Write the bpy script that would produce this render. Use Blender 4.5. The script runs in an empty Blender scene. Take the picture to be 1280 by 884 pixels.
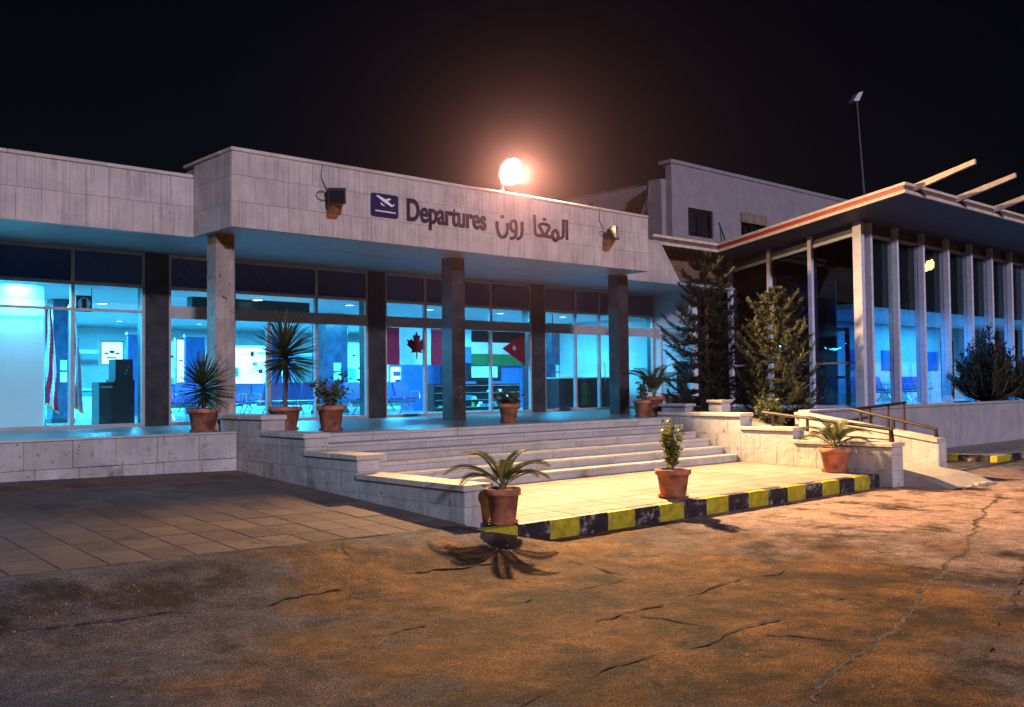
import bpy, bmesh, math, random
import numpy as np
from mathutils import Vector, Matrix
random.seed(7); RNG = np.random.default_rng(7)
sc = bpy.context.scene
COL = sc.collection
R = math.radians

# ------------------------------------------------------------------ camera
CAM = np.array([-7.764, -15.904, 1.806]); FPX = 1217.9
_a, _b, _c = R(42.079), R(1.879), R(-0.629)
FW = np.array([math.sin(_a)*math.cos(_b), math.cos(_a)*math.cos(_b), math.sin(_b)])
_r = np.array([math.cos(_a), -math.sin(_a), 0.0]); _u = np.cross(_r, FW)
RT = math.cos(_c)*_r + math.sin(_c)*_u
UP = -math.sin(_c)*_r + math.cos(_c)*_u
cd = bpy.data.cameras.new('camera'); cam = bpy.data.objects.new('camera', cd); COL.objects.link(cam)
cd.sensor_width = 36; cd.lens = 36*FPX/1280; cd.clip_end = 2000; cd.clip_start = .05
cam.matrix_world = Matrix(((RT[0], UP[0], -FW[0], CAM[0]), (RT[1], UP[1], -FW[1], CAM[1]), (RT[2], UP[2], -FW[2], CAM[2]), (0, 0, 0, 1)))
sc.camera = cam

def at(px, axis, val):
    """pixel of the photograph -> point on the plane axis = val"""
    d = FW + RT*(px[0]-640)/FPX - UP*(px[1]-442)/FPX
    k = 'xyz'.index(axis); t = (val-CAM[k])/d[k]
    return CAM + t*d

# ------------------------------------------------------------------ world, sun, exposure
SUN_DIR = Vector((-.33, -.94, .335)).normalized()
w = bpy.data.worlds.new('World'); sc.world = w; w.use_nodes = True
nt = w.node_tree; bg = nt.nodes['Background']
sky = nt.nodes.new('ShaderNodeTexSky'); sky.sky_type = 'NISHITA'; sky.sun_disc = False
sky.sun_elevation = math.asin(SUN_DIR.z); sky.sun_rotation = math.atan2(SUN_DIR.x, SUN_DIR.y)
tint = nt.nodes.new('ShaderNodeMix'); tint.data_type = 'RGBA'; tint.blend_type = 'MULTIPLY'
tint.inputs[0].default_value = 1; tint.inputs[7].default_value = (.75, .72, 1, 1)
nt.links.new(sky.outputs[0], tint.inputs[6]); nt.links.new(tint.outputs[2], bg.inputs[0])
bg.inputs[1].default_value = .0010
sl = bpy.data.lights.new('street_light_stand_in', 'SUN'); sl.energy = 2.15; sl.angle = R(3); sl.color = (.90, .79, 1.0)  # sun lamp standing in for unseen street lamps behind the camera
so = bpy.data.objects.new('street_light_stand_in', sl); COL.objects.link(so)
so.rotation_euler = (-SUN_DIR).to_track_quat('-Z', 'Y').to_euler(); so.location = (-10, -30, 20)
sc.view_settings.view_transform = 'Standard'; sc.view_settings.look = 'None'
sc.view_settings.gamma = 1; sc.view_settings.exposure = 0; sc.view_settings.use_curve_mapping = False
sc.cycles.use_denoising = True
sc.cycles.max_bounces = 8; sc.cycles.transparent_max_bounces = 16
sc.cycles.sample_clamp_indirect = 4; sc.cycles.caustics_reflective = False; sc.cycles.caustics_refractive = False

# ------------------------------------------------------------------ materials
M = {}
class NB:
    def __init__(s, name):
        s.m = bpy.data.materials.new(name); s.m.use_nodes = True; s.t = s.m.node_tree
        s.b = s.t.nodes['Principled BSDF']; s.out = s.t.nodes['Material Output']; M[name] = s.m
    def n(s, typ, **k):
        x = s.t.nodes.new('ShaderNode'+typ)
        for a, b in k.items(): setattr(x, a, b)
        return x
    def l(s, a, b): s.t.links.new(a, b)
    def pos(s, sx=1, sy=1, sz=1):
        g = s.n('NewGeometry'); mp = s.n('Mapping'); mp.inputs['Scale'].default_value = (sx, sy, sz)
        s.l(g.outputs['Position'], mp.inputs[0]); return mp.outputs[0]
    def noise(s, vec, scale, detail=4, rough=.55):
        x = s.n('TexNoise'); x.inputs['Scale'].default_value = scale; x.inputs['Detail'].default_value = detail
        x.inputs['Roughness'].default_value = rough; s.l(vec, x.inputs['Vector']); return x.outputs[0]
    def ramp(s, fac, a, b, ca=(0, 0, 0, 1), cb=(1, 1, 1, 1)):
        x = s.n('ValToRGB'); e = x.color_ramp.elements
        e[0].position = a; e[1].position = b; e[0].color = ca; e[1].color = cb
        s.l(fac, x.inputs[0]); return x.outputs[0]
    def mix(s, fac, a, b, mode='MIX'):
        x = s.n('Mix'); x.data_type = 'RGBA'; x.blend_type = mode
        for v, i in ((fac, 0), (a, 6), (b, 7)):
            if isinstance(v, (int, float)): x.inputs[i].default_value = v
            elif isinstance(v, tuple): x.inputs[i].default_value = v+(1,) if len(v) == 3 else v
            else: s.l(v, x.inputs[i])
        return x.outputs[2]
    def bump(s, h, dist, strength=1, prev=None):
        x = s.n('Bump'); x.inputs['Distance'].default_value = dist; x.inputs['Strength'].default_value = strength
        s.l(h, x.inputs['Height'])
        if prev is not None: s.l(prev, x.inputs['Normal'])
        return x.outputs[0]

def plain(name, col, rough=.5, metal=0, var=.12, bump=.0, bscale=60):
    k = NB(name); p = k.pos()
    n = k.noise(p, 6, 5); d = tuple(c*(1-var*2) for c in col); u = tuple(min(1, c*(1+var)) for c in col)
    k.l(k.ramp(n, .3, .7, d+(1,), u+(1,)), k.b.inputs['Base Color'])
    k.b.inputs['Roughness'].default_value = rough; k.b.inputs['Metallic'].default_value = metal
    if bump: k.l(k.bump(k.noise(p, bscale, 3), bump), k.b.inputs['Normal'])
    return k.m

def stone(name, c1, c2, stain, streak=.5, blot=.35, rough=.75, bump=.004, tintv=.14, sx=3.0, pit=0.):
    k = NB(name); p = k.pos()
    base = k.mix(k.ramp(k.noise(p, 2.2, 6), .3, .7), c1, c2)
    fine = k.noise(p, 38, 6, .7)
    base = k.mix(.28, base, k.ramp(fine, .3, .75, (.35, .34, .34, 1), (1, 1, 1, 1)), 'MULTIPLY')
    st = k.ramp(k.noise(k.pos(sx, sx, .22), 2.6, 6, .65), .50, .72)
    f = k.n('Math', operation='MULTIPLY'); k.l(st, f.inputs[0]); f.inputs[1].default_value = streak
    base = k.mix(f.outputs[0], base, stain)
    bl = k.ramp(k.noise(p, 1.3, 8, .72), .58, .70)
    f2 = k.n('Math', operation='MULTIPLY'); k.l(bl, f2.inputs[0]); f2.inputs[1].default_value = blot
    base = k.mix(f2.outputs[0], base, tuple(c*.8 for c in stain))
    oi = k.n('ObjectInfo'); mr = k.n('MapRange'); k.l(oi.outputs['Random'], mr.inputs[0])
    mr.inputs[3].default_value = 1-tintv; mr.inputs[4].default_value = 1+tintv*.6
    base = k.mix(1., base, mr.outputs[0], 'MULTIPLY')
    if pit:
        pm = k.ramp(k.noise(p, 9, 5, .7), .60, .66); f3 = k.n('Math', operation='MULTIPLY'); k.l(pm, f3.inputs[0]); f3.inputs[1].default_value = pit
        base = k.mix(f3.outputs[0], base, tuple(c*.35 for c in stain))
    k.l(base, k.b.inputs['Base Color']); k.b.inputs['Roughness'].default_value = rough
    n1 = k.bump(fine, bump); k.l(k.bump(k.noise(p, 7, 4), bump*2, 1, n1), k.b.inputs['Normal'])
    return k.m

stone('limestone', (.60, .53, .51), (.42, .375, .37), (.17, .125, .11), .75, .5, tintv=.08, sx=7.)
stone('coping_stone', (.60, .54, .48), (.48, .43, .39), (.24, .18, .15), .35, .3)
stone('wall_stone', (.54, .52, .51), (.40, .385, .385), (.10, .085, .08), .35, .75, .85, .008, pit=.6)
stone('step_stone', (.60, .57, .54), (.47, .45, .44), (.22, .19, .17), .25, .45, .7)
stone('mottled_marble', (.50, .42, .36), (.24, .20, .18), (.045, .04, .04), .35, .95, .5, .010, pit=.95)
stone('landing_tile', (.32, .27, .22), (.25, .21, .17), (.14, .10, .07), .1, .6, .75, .006, .25)
stone('forecourt_tile', (.19, .125, .105), (.11, .074, .066), (.020, .014, .015), .1, .95, .95, .010, .28, pit=.5)
stone('plaster', (.27, .25, .28), (.21, .19, .225), (.18, .15, .16), .45, .3, .9, .004, 0)
stone('plinth_concrete', (.40, .39, .42), (.30, .29, .32), (.17, .16, .17), .55, .3, .9, .008, 0)
stone('concrete', (.36, .33, .30), (.26, .24, .23), (.12, .11, .10), .2, .5, .9, .008, .1)
stone('ramp_concrete', (.46, .41, .36), (.36, .32, .29), (.18, .15, .13), .1, .4, .9, .008, 0)
stone('soffit_paint', (.34, .34, .36), (.27, .27, .29), (.16, .15, .15), .1, .45, .45, .004, 0)
stone('porch_paving', (.22, .215, .21), (.15, .145, .145), (.08, .075, .075), .1, .4, .35, .003, 0)

def granite(name, a, b, rough):
    k = NB(name); p = k.pos()
    c = k.mix(k.ramp(k.noise(p, 55, 5, .7), .42, .66), a, b)
    c = k.mix(k.ramp(k.noise(p, 4, 5), .35, .75), c, tuple(x*.55 for x in a))
    k.l(c, k.b.inputs['Base Color']); k.b.inputs['Roughness'].default_value = rough
    k.l(k.bump(k.noise(p, 30, 3), .0008), k.b.inputs['Normal'])
granite('black_granite', (.030, .029, .034), (.085, .08, .09), .28)
granite('blue_marble', (.03, .055, .12), (.10, .16, .26), .22)

def painted(name, col, wear=.55):
    k = NB(name); p = k.pos()
    oi = k.n('ObjectInfo'); off = k.n('VectorMath', operation='ADD'); k.l(p, off.inputs[0]); k.l(oi.outputs['Random'], off.inputs[1])
    m = k.ramp(k.noise(off.outputs[0], 5, 9, .72), wear, wear+.07)
    conc = k.mix(k.noise(p, 30, 4), (.34, .31, .29), (.20, .18, .18))
    dirt = k.ramp(k.noise(p, 8, 6, .7), .35, .75, (.45, .42, .4, 1), (1, 1, 1, 1))
    k.l(k.mix(m, k.mix(1., col, dirt, 'MULTIPLY'), conc), k.b.inputs['Base Color'])
    k.b.inputs['Roughness'].default_value = .6
    k.l(k.bump(k.noise(p, 26, 5, .7), .012), k.b.inputs['Normal'])
painted('yellow_paint', (.58, .50, .02), .60); painted('black_paint', (.018, .018, .024), .545)

# asphalt: orange and pink lamp pools painted in over purple-grey, coarse aggregate
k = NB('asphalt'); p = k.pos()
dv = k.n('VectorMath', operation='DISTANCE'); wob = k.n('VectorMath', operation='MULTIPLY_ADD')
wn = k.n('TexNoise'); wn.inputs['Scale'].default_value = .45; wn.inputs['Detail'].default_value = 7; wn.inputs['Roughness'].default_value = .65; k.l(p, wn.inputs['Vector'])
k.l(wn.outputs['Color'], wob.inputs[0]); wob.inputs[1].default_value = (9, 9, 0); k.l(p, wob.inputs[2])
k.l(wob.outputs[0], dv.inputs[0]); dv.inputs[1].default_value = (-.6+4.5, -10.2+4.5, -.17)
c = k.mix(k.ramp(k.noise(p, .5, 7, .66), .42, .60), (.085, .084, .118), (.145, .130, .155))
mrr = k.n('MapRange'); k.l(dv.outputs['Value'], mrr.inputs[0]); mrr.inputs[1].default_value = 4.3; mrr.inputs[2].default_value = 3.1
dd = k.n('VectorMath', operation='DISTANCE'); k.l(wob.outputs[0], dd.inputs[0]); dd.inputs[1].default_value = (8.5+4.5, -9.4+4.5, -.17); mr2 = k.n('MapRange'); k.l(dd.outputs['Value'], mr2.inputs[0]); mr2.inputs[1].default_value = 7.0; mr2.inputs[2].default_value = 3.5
c = k.mix(mr2.outputs[0], c, (.46, .32, .28))  # pinkish lit zone at the right, painted into the colour
c = k.mix(mrr.outputs[0], c, k.mix(k.ramp(k.noise(p, 1.1, 8, .7), .40, .62), (.29, .145, .055), (.065, .035, .019)))  # orange pool of lamp light painted into the colour by position
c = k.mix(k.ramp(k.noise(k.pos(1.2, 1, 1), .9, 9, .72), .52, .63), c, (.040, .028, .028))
c = k.mix(1., c, k.ramp(k.noise(p, 4, 9, .78), .30, .70, (.40, .38, .38, 1), (1.5, 1.48, 1.45, 1)), 'MULTIPLY')
g1 = k.ramp(k.noise(p, 85, 2, .6), .40, .62, (.30, .29, .29, 1), (1.75, 1.7, 1.65, 1)); c = k.mix(1., c, g1, 'MULTIPLY')
vo = k.n('TexVoronoi'); vo.inputs['Scale'].default_value = 70; k.l(p, vo.inputs['Vector'])
vs = k.n('TexVoronoi'); vs.inputs['Scale'].default_value = 40; k.l(p, vs.inputs['Vector'])
spk = k.ramp(vs.outputs['Distance'], .14, .22, (1, 1, 1, 1), (0, 0, 0, 1))
sel = k.n('SeparateColor'); k.l(vs.outputs['Color'], sel.inputs[0])
sp2 = k.n('Math', operation='MULTIPLY'); k.l(spk, sp2.inputs[0]); k.l(k.ramp(sel.outputs[0], .78, .80), sp2.inputs[1])
c = k.mix(sp2.outputs[0], c, (.40, .37, .36))
k.l(c, k.b.inputs['Base Color']); k.b.inputs['Roughness'].default_value = .85; k.b.inputs['Specular IOR Level'].default_value = .15
n1 = k.bump(k.noise(p, 85, 2, .7), .012); n2 = k.bump(vo.outputs['Distance'], .012, 1, n1)
k.l(k.bump(k.noise(p, 3, 8, .7), .05, 1, n2), k.b.inputs['Normal'])
k = NB('crack'); p = k.pos()
k.l(k.mix(k.ramp(k.noise(p, 18, 5), .4, .6), (.020, .016, .015), (.07, .05, .04)), k.b.inputs['Base Color']); k.b.inputs['Roughness'].default_value = .95
k.l(k.bump(k.noise(p, 50, 5, .7), .02), k.b.inputs['Normal'])
k = NB('crack_lip'); p = k.pos()
k.l(k.mix(k.ramp(k.noise(p, 18, 5), .4, .6), (.23, .16, .10), (.12, .085, .06)), k.b.inputs['Base Color']); k.b.inputs['Roughness'].default_value = .9
k.l(k.bump(k.noise(p, 50, 5, .7), .02), k.b.inputs['Normal'])

def glass(name, tint, refl=.5):
    k = NB(name); k.t.nodes.remove(k.b)
    tr = k.n('BsdfTransparent'); tr.inputs[0].default_value = tint+(1,)
    gl = k.n('BsdfGlossy'); gl.inputs['Roughness'].default_value = .015; gl.inputs[0].default_value = (.9, .95, 1, 1)
    lw = k.n('LayerWeight'); lw.inputs[0].default_value = .5
    p5 = k.n('Math', operation='POWER'); k.l(lw.outputs['Facing'], p5.inputs[0]); p5.inputs[1].default_value = 4.5
    sch = k.n('Math', operation='MULTIPLY_ADD'); k.l(p5.outputs[0], sch.inputs[0]); sch.inputs[1].default_value = .5; sch.inputs[2].default_value = .022
    nb_ = k.bump(k.noise(k.pos(), .9, 2), .012); k.l(nb_, gl.inputs['Normal'])
    f = k.n('Math', operation='MULTIPLY'); k.l(sch.outputs[0], f.inputs[0]); f.inputs[1].default_value = refl*2
    mx = k.n('MixShader'); k.l(f.outputs[0], mx.inputs[0]); k.l(tr.outputs[0], mx.inputs[1]); k.l(gl.outputs[0], mx.inputs[2])
    k.l(mx.outputs[0], k.out.inputs[0])
glass('clear_glass', (.80, .93, .97)); glass('dark_glass', (.30, .44, .55), .65)
k = NB('spandrel_glass'); p = k.pos(); k.b.inputs['Base Color'].default_value = (.012, .042, .18, 1); k.b.inputs['Roughness'].default_value = .08; k.b.inputs['Specular IOR Level'].default_value = 1.
k.l(k.bump(k.noise(p, 9, 3), .012), k.b.inputs['Normal'])

plain('window_frame', (.42, .40, .42), .45, .3, .08); plain('fin_paint', (.56, .57, .68), .5, 0, .08)
plain('black_metal', (.018, .017, .018), .42, .4); plain('lamp_black', (.012, .012, .016), .45)
plain('rust_bracket', (.26, .115, .045), .7, 0, .3); plain('rail_paint', (.035, .022, .02), .4, .3, .2)
plain('terracotta', (.42, .16, .085), .8, 0, .34, .005); plain('soil', (.035, .022, .014), .95, 0, .3, .02, 40)
plain('letter_navy', (.018, .012, .04), .45); plain('letter_ghost', (.36, .27, .20), .8)
plain('icon_navy', (.014, .014, .085), .4); plain('white_print', (.8, .8, .82), .5, 0, .04)
plain('cream_board', (.62, .52, .44), .5, 0, .12); plain('red_board', (.42, .03, .02), .45, 0, .12)
plain('dark_soffit', (.085, .075, .09), .6, 0, .25); plain('brown_wall_unlit_red', (.16, .085, .06), .8, 0, .25)
plain('hall_white', (.58, .58, .57), .5, 0, .05); plain('hall_floor_tile', (.40, .40, .40), .16, 0, .05)
plain('ceiling_white', (.60, .60, .60), .7, 0, .03); plain('panel_white', (.86, .86, .82), .4, 0, .02)
plain('seat_blue', (.03, .07, .30), .4, 0, .1); plain('seat_purple', (.12, .07, .24), .4, 0, .1)
plain('chrome', (.7, .72, .74), .2, .9, .03); plain('dark_wood', (.02, .017, .018), .35, 0, .2)
plain('wall_blue', (.05, .15, .42), .5, 0, .1); plain('poster', (.75, .75, .72), .5, 0, .05)
plain('flag_red', (.55, .02, .05), .8, 0, .12); plain('flag_white', (.78, .78, .78), .8, 0, .05)
plain('flag_black', (.012, .012, .014), .8); plain('flag_green', (.02, .20, .07), .8, 0, .1)
plain('fringe', (.65, .38, .06), .7); plain('green_box', (.12, .45, .08), .5); plain('teal_box', (.03, .3, .4), .5)
plain('bark', (.13, .10, .08), .9, 0, .3, .01, 40); plain('curtain', (.35, .34, .42), .8, 0, .2); plain('shutter_box', (.20, .15, .12), .8, 0, .2)
plain('palm_stem', (.10, .09, .03), .8, 0, .2); plain('window_dark', (.012, .013, .02), .15); plain('steel', (.45, .46, .5), .4, .5)
plain('roof_felt', (.10, .095, .09), .95, 0, .2)

def leafmat(name, a, b, rough=.55, trans=.25):
    k = NB(name); p = k.pos()
    c = k.mix(k.ramp(k.noise(p, 7, 4), .35, .65), a, b)
    k.l(c, k.b.inputs['Base Color']); k.b.inputs['Roughness'].default_value = rough
    t = k.n('BsdfTranslucent'); k.l(c, t.inputs[0]); mx = k.n('MixShader'); mx.inputs[0].default_value = trans
    k.l(k.b.outputs[0], mx.inputs[1]); k.l(t.outputs[0], mx.inputs[2]); k.l(mx.outputs[0], k.out.inputs[0])
leafmat('yucca_leaf', (.035, .055, .022), (.07, .085, .03)); leafmat('palm_leaf', (.055, .085, .022), (.12, .12, .035))
leafmat('shrub_leaf', (.09, .13, .02), (.24, .21, .03)); leafmat('bush_leaf', (.04, .07, .02), (.10, .10, .03))
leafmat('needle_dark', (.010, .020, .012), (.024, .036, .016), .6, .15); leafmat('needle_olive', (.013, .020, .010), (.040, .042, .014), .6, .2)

for nm in ('flag_red', 'flag_white', 'flag_green', 'flag_black'):
    t_ = M[nm].node_tree; b_ = t_.nodes['Principled BSDF']; tl_ = t_.nodes.new('ShaderNodeBsdfTranslucent'); mx_ = t_.nodes.new('ShaderNodeMixShader'); mx_.inputs[0].default_value = .45
    t_.links.new(b_.inputs['Base Color'].links[0].from_socket, tl_.inputs[0]); t_.links.new(b_.outputs[0], mx_.inputs[1]); t_.links.new(tl_.outputs[0], mx_.inputs[2]); t_.links.new(mx_.outputs[0], t_.nodes['Material Output'].inputs[0])
def emis(name, col, s):
    k = NB(name); k.b.inputs['Emission Color'].default_value = col+(1,); k.b.inputs['Emission Strength'].default_value = s
    k.b.inputs['Base Color'].default_value = (.8, .8, .8, 1)
HALL = (.06, .60, 1.0)
emis('downlight', (.55, .9, 1.0), 9); emis('flood_lens', (1.0, .78, .50), 260); emis('street_lens', (1.0, .66, .14), 34)
emis('added_glow', (.80, 1.0, .92), 1.5); emis('screen', (.08, .55, .8), .9)

# ------------------------------------------------------------------ mesh helpers
class MB:
    def __init__(s): s.v = []; s.f = []
    def add(s, vs, fs):
        o = len(s.v); s.v += [tuple(map(float, q)) for q in vs]; s.f += [tuple(i+o for i in q) for q in fs]; return s
    def box(s, a, b):
        x0, y0, z0 = a; x1, y1, z1 = b
        return s.add([(x0,y0,z0),(x1,y0,z0),(x1,y1,z0),(x0,y1,z0),(x0,y0,z1),(x1,y0,z1),(x1,y1,z1),(x0,y1,z1)],
                     [(0,3,2,1),(4,5,6,7),(0,1,5,4),(1,2,6,5),(2,3,7,6),(3,0,4,7)])
    def hexa(s, q):   # 8 points, bottom ring then top ring
        return s.add(q, [(0,3,2,1),(4,5,6,7),(0,1,5,4),(1,2,6,5),(2,3,7,6),(3,0,4,7)])
    def prism(s, ring, off):   # planar ring extruded by off
        n = len(ring); off = np.array(off, float)
        s.add([tuple(q) for q in ring]+[tuple(np.array(q)+off) for q in ring],
              [tuple(range(n))[::-1], tuple(range(n, 2*n))]+[(i, (i+1) % n, n+(i+1) % n, n+i) for i in range(n)])
        return s
    def tube(s, pts, rad, n=8, cap=True):
        pts = [np.array(q, float) for q in pts]; rads = rad if hasattr(rad, '__len__') else [rad]*len(pts)
        o = len(s.v); ref = None
        for i, q in enumerate(pts):
            t = pts[min(i+1, len(pts)-1)]-pts[max(i-1, 0)]; t = t/(np.linalg.norm(t)+1e-9)
            if ref is None or abs(ref@t) > .95: ref = np.array((0, 0, 1.)) if abs(t[2]) < .9 else np.array((1., 0, 0))
            a = np.cross(t, ref); a /= np.linalg.norm(a); b = np.cross(t, a); ref = -b if False else ref
            for j in range(n):
                h = 2*math.pi*j/n; s.v.append(tuple(q+rads[i]*(math.cos(h)*a+math.sin(h)*b)))
        for i in range(len(pts)-1):
            for j in range(n):
                s.f.append((o+i*n+j, o+i*n+(j+1) % n, o+(i+1)*n+(j+1) % n, o+(i+1)*n+j))
        if cap: s.f.append(tuple(o+j for j in range(n))); s.f.append(tuple(o+(len(pts)-1)*n+j for j in range(n))[::-1])
        return s
    def lathe(s, prof, c, n=28):
        o = len(s.v)
        for r_, z in prof:
            for j in range(n):
                h = 2*math.pi*j/n; s.v.append((c[0]+r_*math.cos(h), c[1]+r_*math.sin(h), c[2]+z))
        for i in range(len(prof)-1):
            for j in range(n): s.f.append((o+i*n+j, o+i*n+(j+1) % n, o+(i+1)*n+(j+1) % n, o+(i+1)*n+j))
        return s
    def build(s, name, mat, parent=None, smooth=False, loc=(0, 0, 0)):
        me = bpy.data.meshes.new(name); L = np.array(loc, float)
        me.from_pydata([tuple(np.array(q)-L) for q in s.v] if any(loc) else s.v, [], s.f); me.update()
        if smooth: me.shade_smooth()
        me.materials.append(M[mat]); return link(name, me, parent, loc)

def link(name, me, parent=None, loc=(0, 0, 0)):
    o = bpy.data.objects.new(name, me); COL.objects.link(o); o.location = loc
    if parent is not None:
        o.parent = parent; o.matrix_parent_inverse = Matrix.Translation(-Vector(parent.location))
    return o
def tag(o, label=None, cat=None, group=None, kind=None):
    if label: o['label'] = label
    if cat: o['category'] = cat
    if group: o['group'] = group
    if kind: o['kind'] = kind
    return o
def thing(name, label, cat, loc=(0, 0, 0), group=None):
    o = bpy.data.objects.new(name, None); COL.objects.link(o); o.location = loc; o.empty_display_size = .2
    return tag(o, label, cat, group)
def struct(o, label, cat): return tag(o, label, cat, kind='structure')
def copy_tree(o, parent=None):
    c = o.copy(); COL.objects.link(c)
    if parent is not None:
        mi = o.matrix_parent_inverse.copy(); c.parent = parent; c.matrix_parent_inverse = mi
    for ch in list(o.children): copy_tree(ch, c)
    return c

_pc = {}
def block_mesh(dx, dy, dz, mat, bev=.006):
    key = (round(dx, 3), round(dy, 3), round(dz, 3), mat, bev)
    if key in _pc: return _pc[key]
    h = (dx/2, dy/2, dz/2); vs = []; bm = bmesh.new()
    for sx in (-1, 1):
        for sy in (-1, 1):
            for sz in (-1, 1):
                s3 = (sx, sy, sz)
                for ax in range(3):
                    q = [s3[i]*(h[i]-bev) for i in range(3)]; q[ax] = s3[ax]*h[ax]; vs.append(q)
    for q in vs: bm.verts.new(q)
    bmesh.ops.convex_hull(bm, input=bm.verts[:])
    me = bpy.data.meshes.new('block'); bm.to_mesh(me); bm.free(); me.materials.append(M[mat]); _pc[key] = me
    return me
def piece(name, a, b, mat, parent, bev=.006, jit=0, rot=None):
    d = [b[i]-a[i] for i in range(3)]; c = [(a[i]+b[i])/2 for i in range(3)]
    if jit: c = [q+random.uniform(-jit, jit) for q in c]
    o = link(name, block_mesh(*d, mat, bev), parent, c)
    if rot: o.rotation_euler = rot
    return o
def boxpart(name, a, b, mat, parent=None): return MB().box(a, b).build(name, mat, parent)

# ================================================================== SETTING
PZ = 1.05; RZ = -.172; G = 4.067; ZB = 4.647; ZT = 6.065; ZT2 = 5.814; W_ = 11.29; D1 = 1.542
XR = 9.62; SP = 5.478
def fz(x, y): return .40+.052*y-.018*x
def ground_z(x, y):
    z = RZ + .03*math.sin(x*.55+y*.3)*math.cos(y*.45) * (1 if -25 < y < -8.4 and abs(x) < 30 else 0)
    if y > -8.45 and x < .9:
        t = min(1, max(0, (y+8.45)/1.95)); t = t*t*(3-2*t); e = min(1, max(0, (.9-x)/.9))
        z = RZ + (fz(min(x, 0), -6.42)-.002+.012*math.sin(x*3.1)*math.sin(x*1.3)-RZ)*t*e
        if y > -6.30: z = min(z, .02)
    return z
xs = np.concatenate([[-600, -200, -80, -40, -25], np.arange(-14, 24, .17), [26, 30, 40, 60, 120, 300, 700]])
ys = np.concatenate([[-600, -200, -80, -45, -30], np.arange(-20, -5.9, .17), [-5, 0, 8, 30, 80, 200, 600]])
m = MB(); nx = len(xs)
for yy in ys:
    for xx in xs: m.v.append((float(xx), float(yy), ground_z(xx, yy)+random.uniform(-.004, .004)*(abs(xx) < 24 and yy < -7.0)))
for j in range(len(ys)-1):
    for i in range(nx-1): m.f.append((j*nx+i, j*nx+i+1, (j+1)*nx+i+1, (j+1)*nx+i))
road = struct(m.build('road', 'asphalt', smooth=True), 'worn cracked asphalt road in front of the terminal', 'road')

def smooth_poly(pts, n=6):
    P_ = [np.array(q, float) for q in pts]; out = []
    for i in range(len(P_)-1):
        a = P_[max(i-1, 0)]; b = P_[i]; c_ = P_[i+1]; d = P_[min(i+2, len(P_)-1)]
        for t in np.linspace(0, 1, n, endpoint=False):
            out.append(.5*((2*b)+(-a+c_)*t+(2*a-5*b+4*c_-d)*t*t+(-a+3*b-3*c_+d)*t**3))
    out.append(P_[-1]); return out
def crack(px, wd, lip):
    pts = [at(q, 'z', RZ)[:2] for q in px]
    dense = [pts[0]]
    for a, b in zip(pts, pts[1:]):
        n = max(2, int(np.linalg.norm(b-a)/.07))
        dense += [a+(b-a)*t for t in np.linspace(0, 1, n+1)[1:]]
    off = 0; P2 = []; ph = random.uniform(0, 6)
    for i, q in enumerate(dense):
        off = off*.7+random.uniform(-.03, .03); P2.append((q, off+.035*math.sin(i*.09+ph)+.02*math.sin(i*.27+2*ph)))
    mg, ml = MB(), MB(); N = len(P2); rows = []; rl = []
    brk = [False]*N; st0 = 0
    while st0 < N:
        ln = random.randint(4, 18)
        for q in range(st0+ln, min(N, st0+ln+random.randint(2, 14))): brk[q] = True
        st0 += ln+5
    for i in range(N):
        a = P2[max(0, i-1)][0]; b = P2[min(N-1, i+1)][0]; t = (b-a)/(np.linalg.norm(b-a)+1e-9); nn = np.array((-t[1], t[0]))
        c_ = P2[i][0]+nn*P2[i][1]; ends = min(1, i/4, (N-1-i)/4); wv = wd*random.uniform(.1, 1.3)*(.2+.8*ends)*(0.12 if brk[i] else 1)
        z0 = ground_z(*c_)
        rows.append([tuple(c_-nn*wv)+(z0+.010,), tuple(c_+nn*wv)+(z0+.010,)])
        h = lip*.5*random.uniform(.2, 1.1)*ends; w2 = wd*random.uniform(.5, 2.0)
        rl.append([tuple(c_+nn*wv*1.02)+(z0+.008+h,), tuple(c_+nn*(wv+w2*.4))+(z0+.008+h*.8,), tuple(c_+nn*(wv+w2))+(z0-.004,)])
    for i in range(N):
        mg.v += rows[i]; ml.v += rl[i]
        if i: o = 2*i; mg.f.append((o-2, o-1, o+1, o)); o = 3*i; ml.f += [(o-3, o-2, o+1, o), (o-2, o-1, o+2, o+1)]
    cr = mg.build('crack', 'crack', road)
    if lip > 0: ml.build('crack_lip', 'crack_lip', road, smooth=True)
Z5 = lambda L: [(640+a/2, 600+b/2) for a, b in L]
Z4 = lambda L: [(a/2, 560+b/2) for a, b in L]
crack([(1246, 618), (1218, 658), (1192, 700), (1150, 745), (1100, 797), (1060, 842), (1022, 884)], .026, .004)
crack(Z5([(20, 568), (150, 510), (300, 465), (430, 430), (540, 385), (650, 350), (800, 300), (880, 278)]), .018, .0)
crack(Z5([(180, 365), (330, 320), (480, 275), (700, 225)]), .022, .0)
crack(Z5([(130, 205), (300, 245), (470, 275)]), .018, .0)
crack(Z5([(310, 338), (530, 380), (720, 400), (900, 415)]), .022, .0)
crack(Z5([(-10, 305), (200, 268), (300, 248)]), .020, .0)
crack(Z5([(1180, 450), (1230, 330), (1290, 200)]), .022, .0)
crack(Z5([(800, 300), (900, 300), (1010, 298)]), .006, .0)
crack(Z5([(560, 195), (760, 150), (880, 130)]), .004, .0)
crack(Z4([(60, 488), (350, 452), (500, 432), (650, 412), (850, 372), (1000, 333), (1150, 312), (1290, 292)]), .030, .0)
crack(Z4([(930, 470), (1100, 430), (1290, 383)]), .018, .0)
crack(Z4([(830, 255), (860, 300), (910, 335)]), .010, .0)

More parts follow.
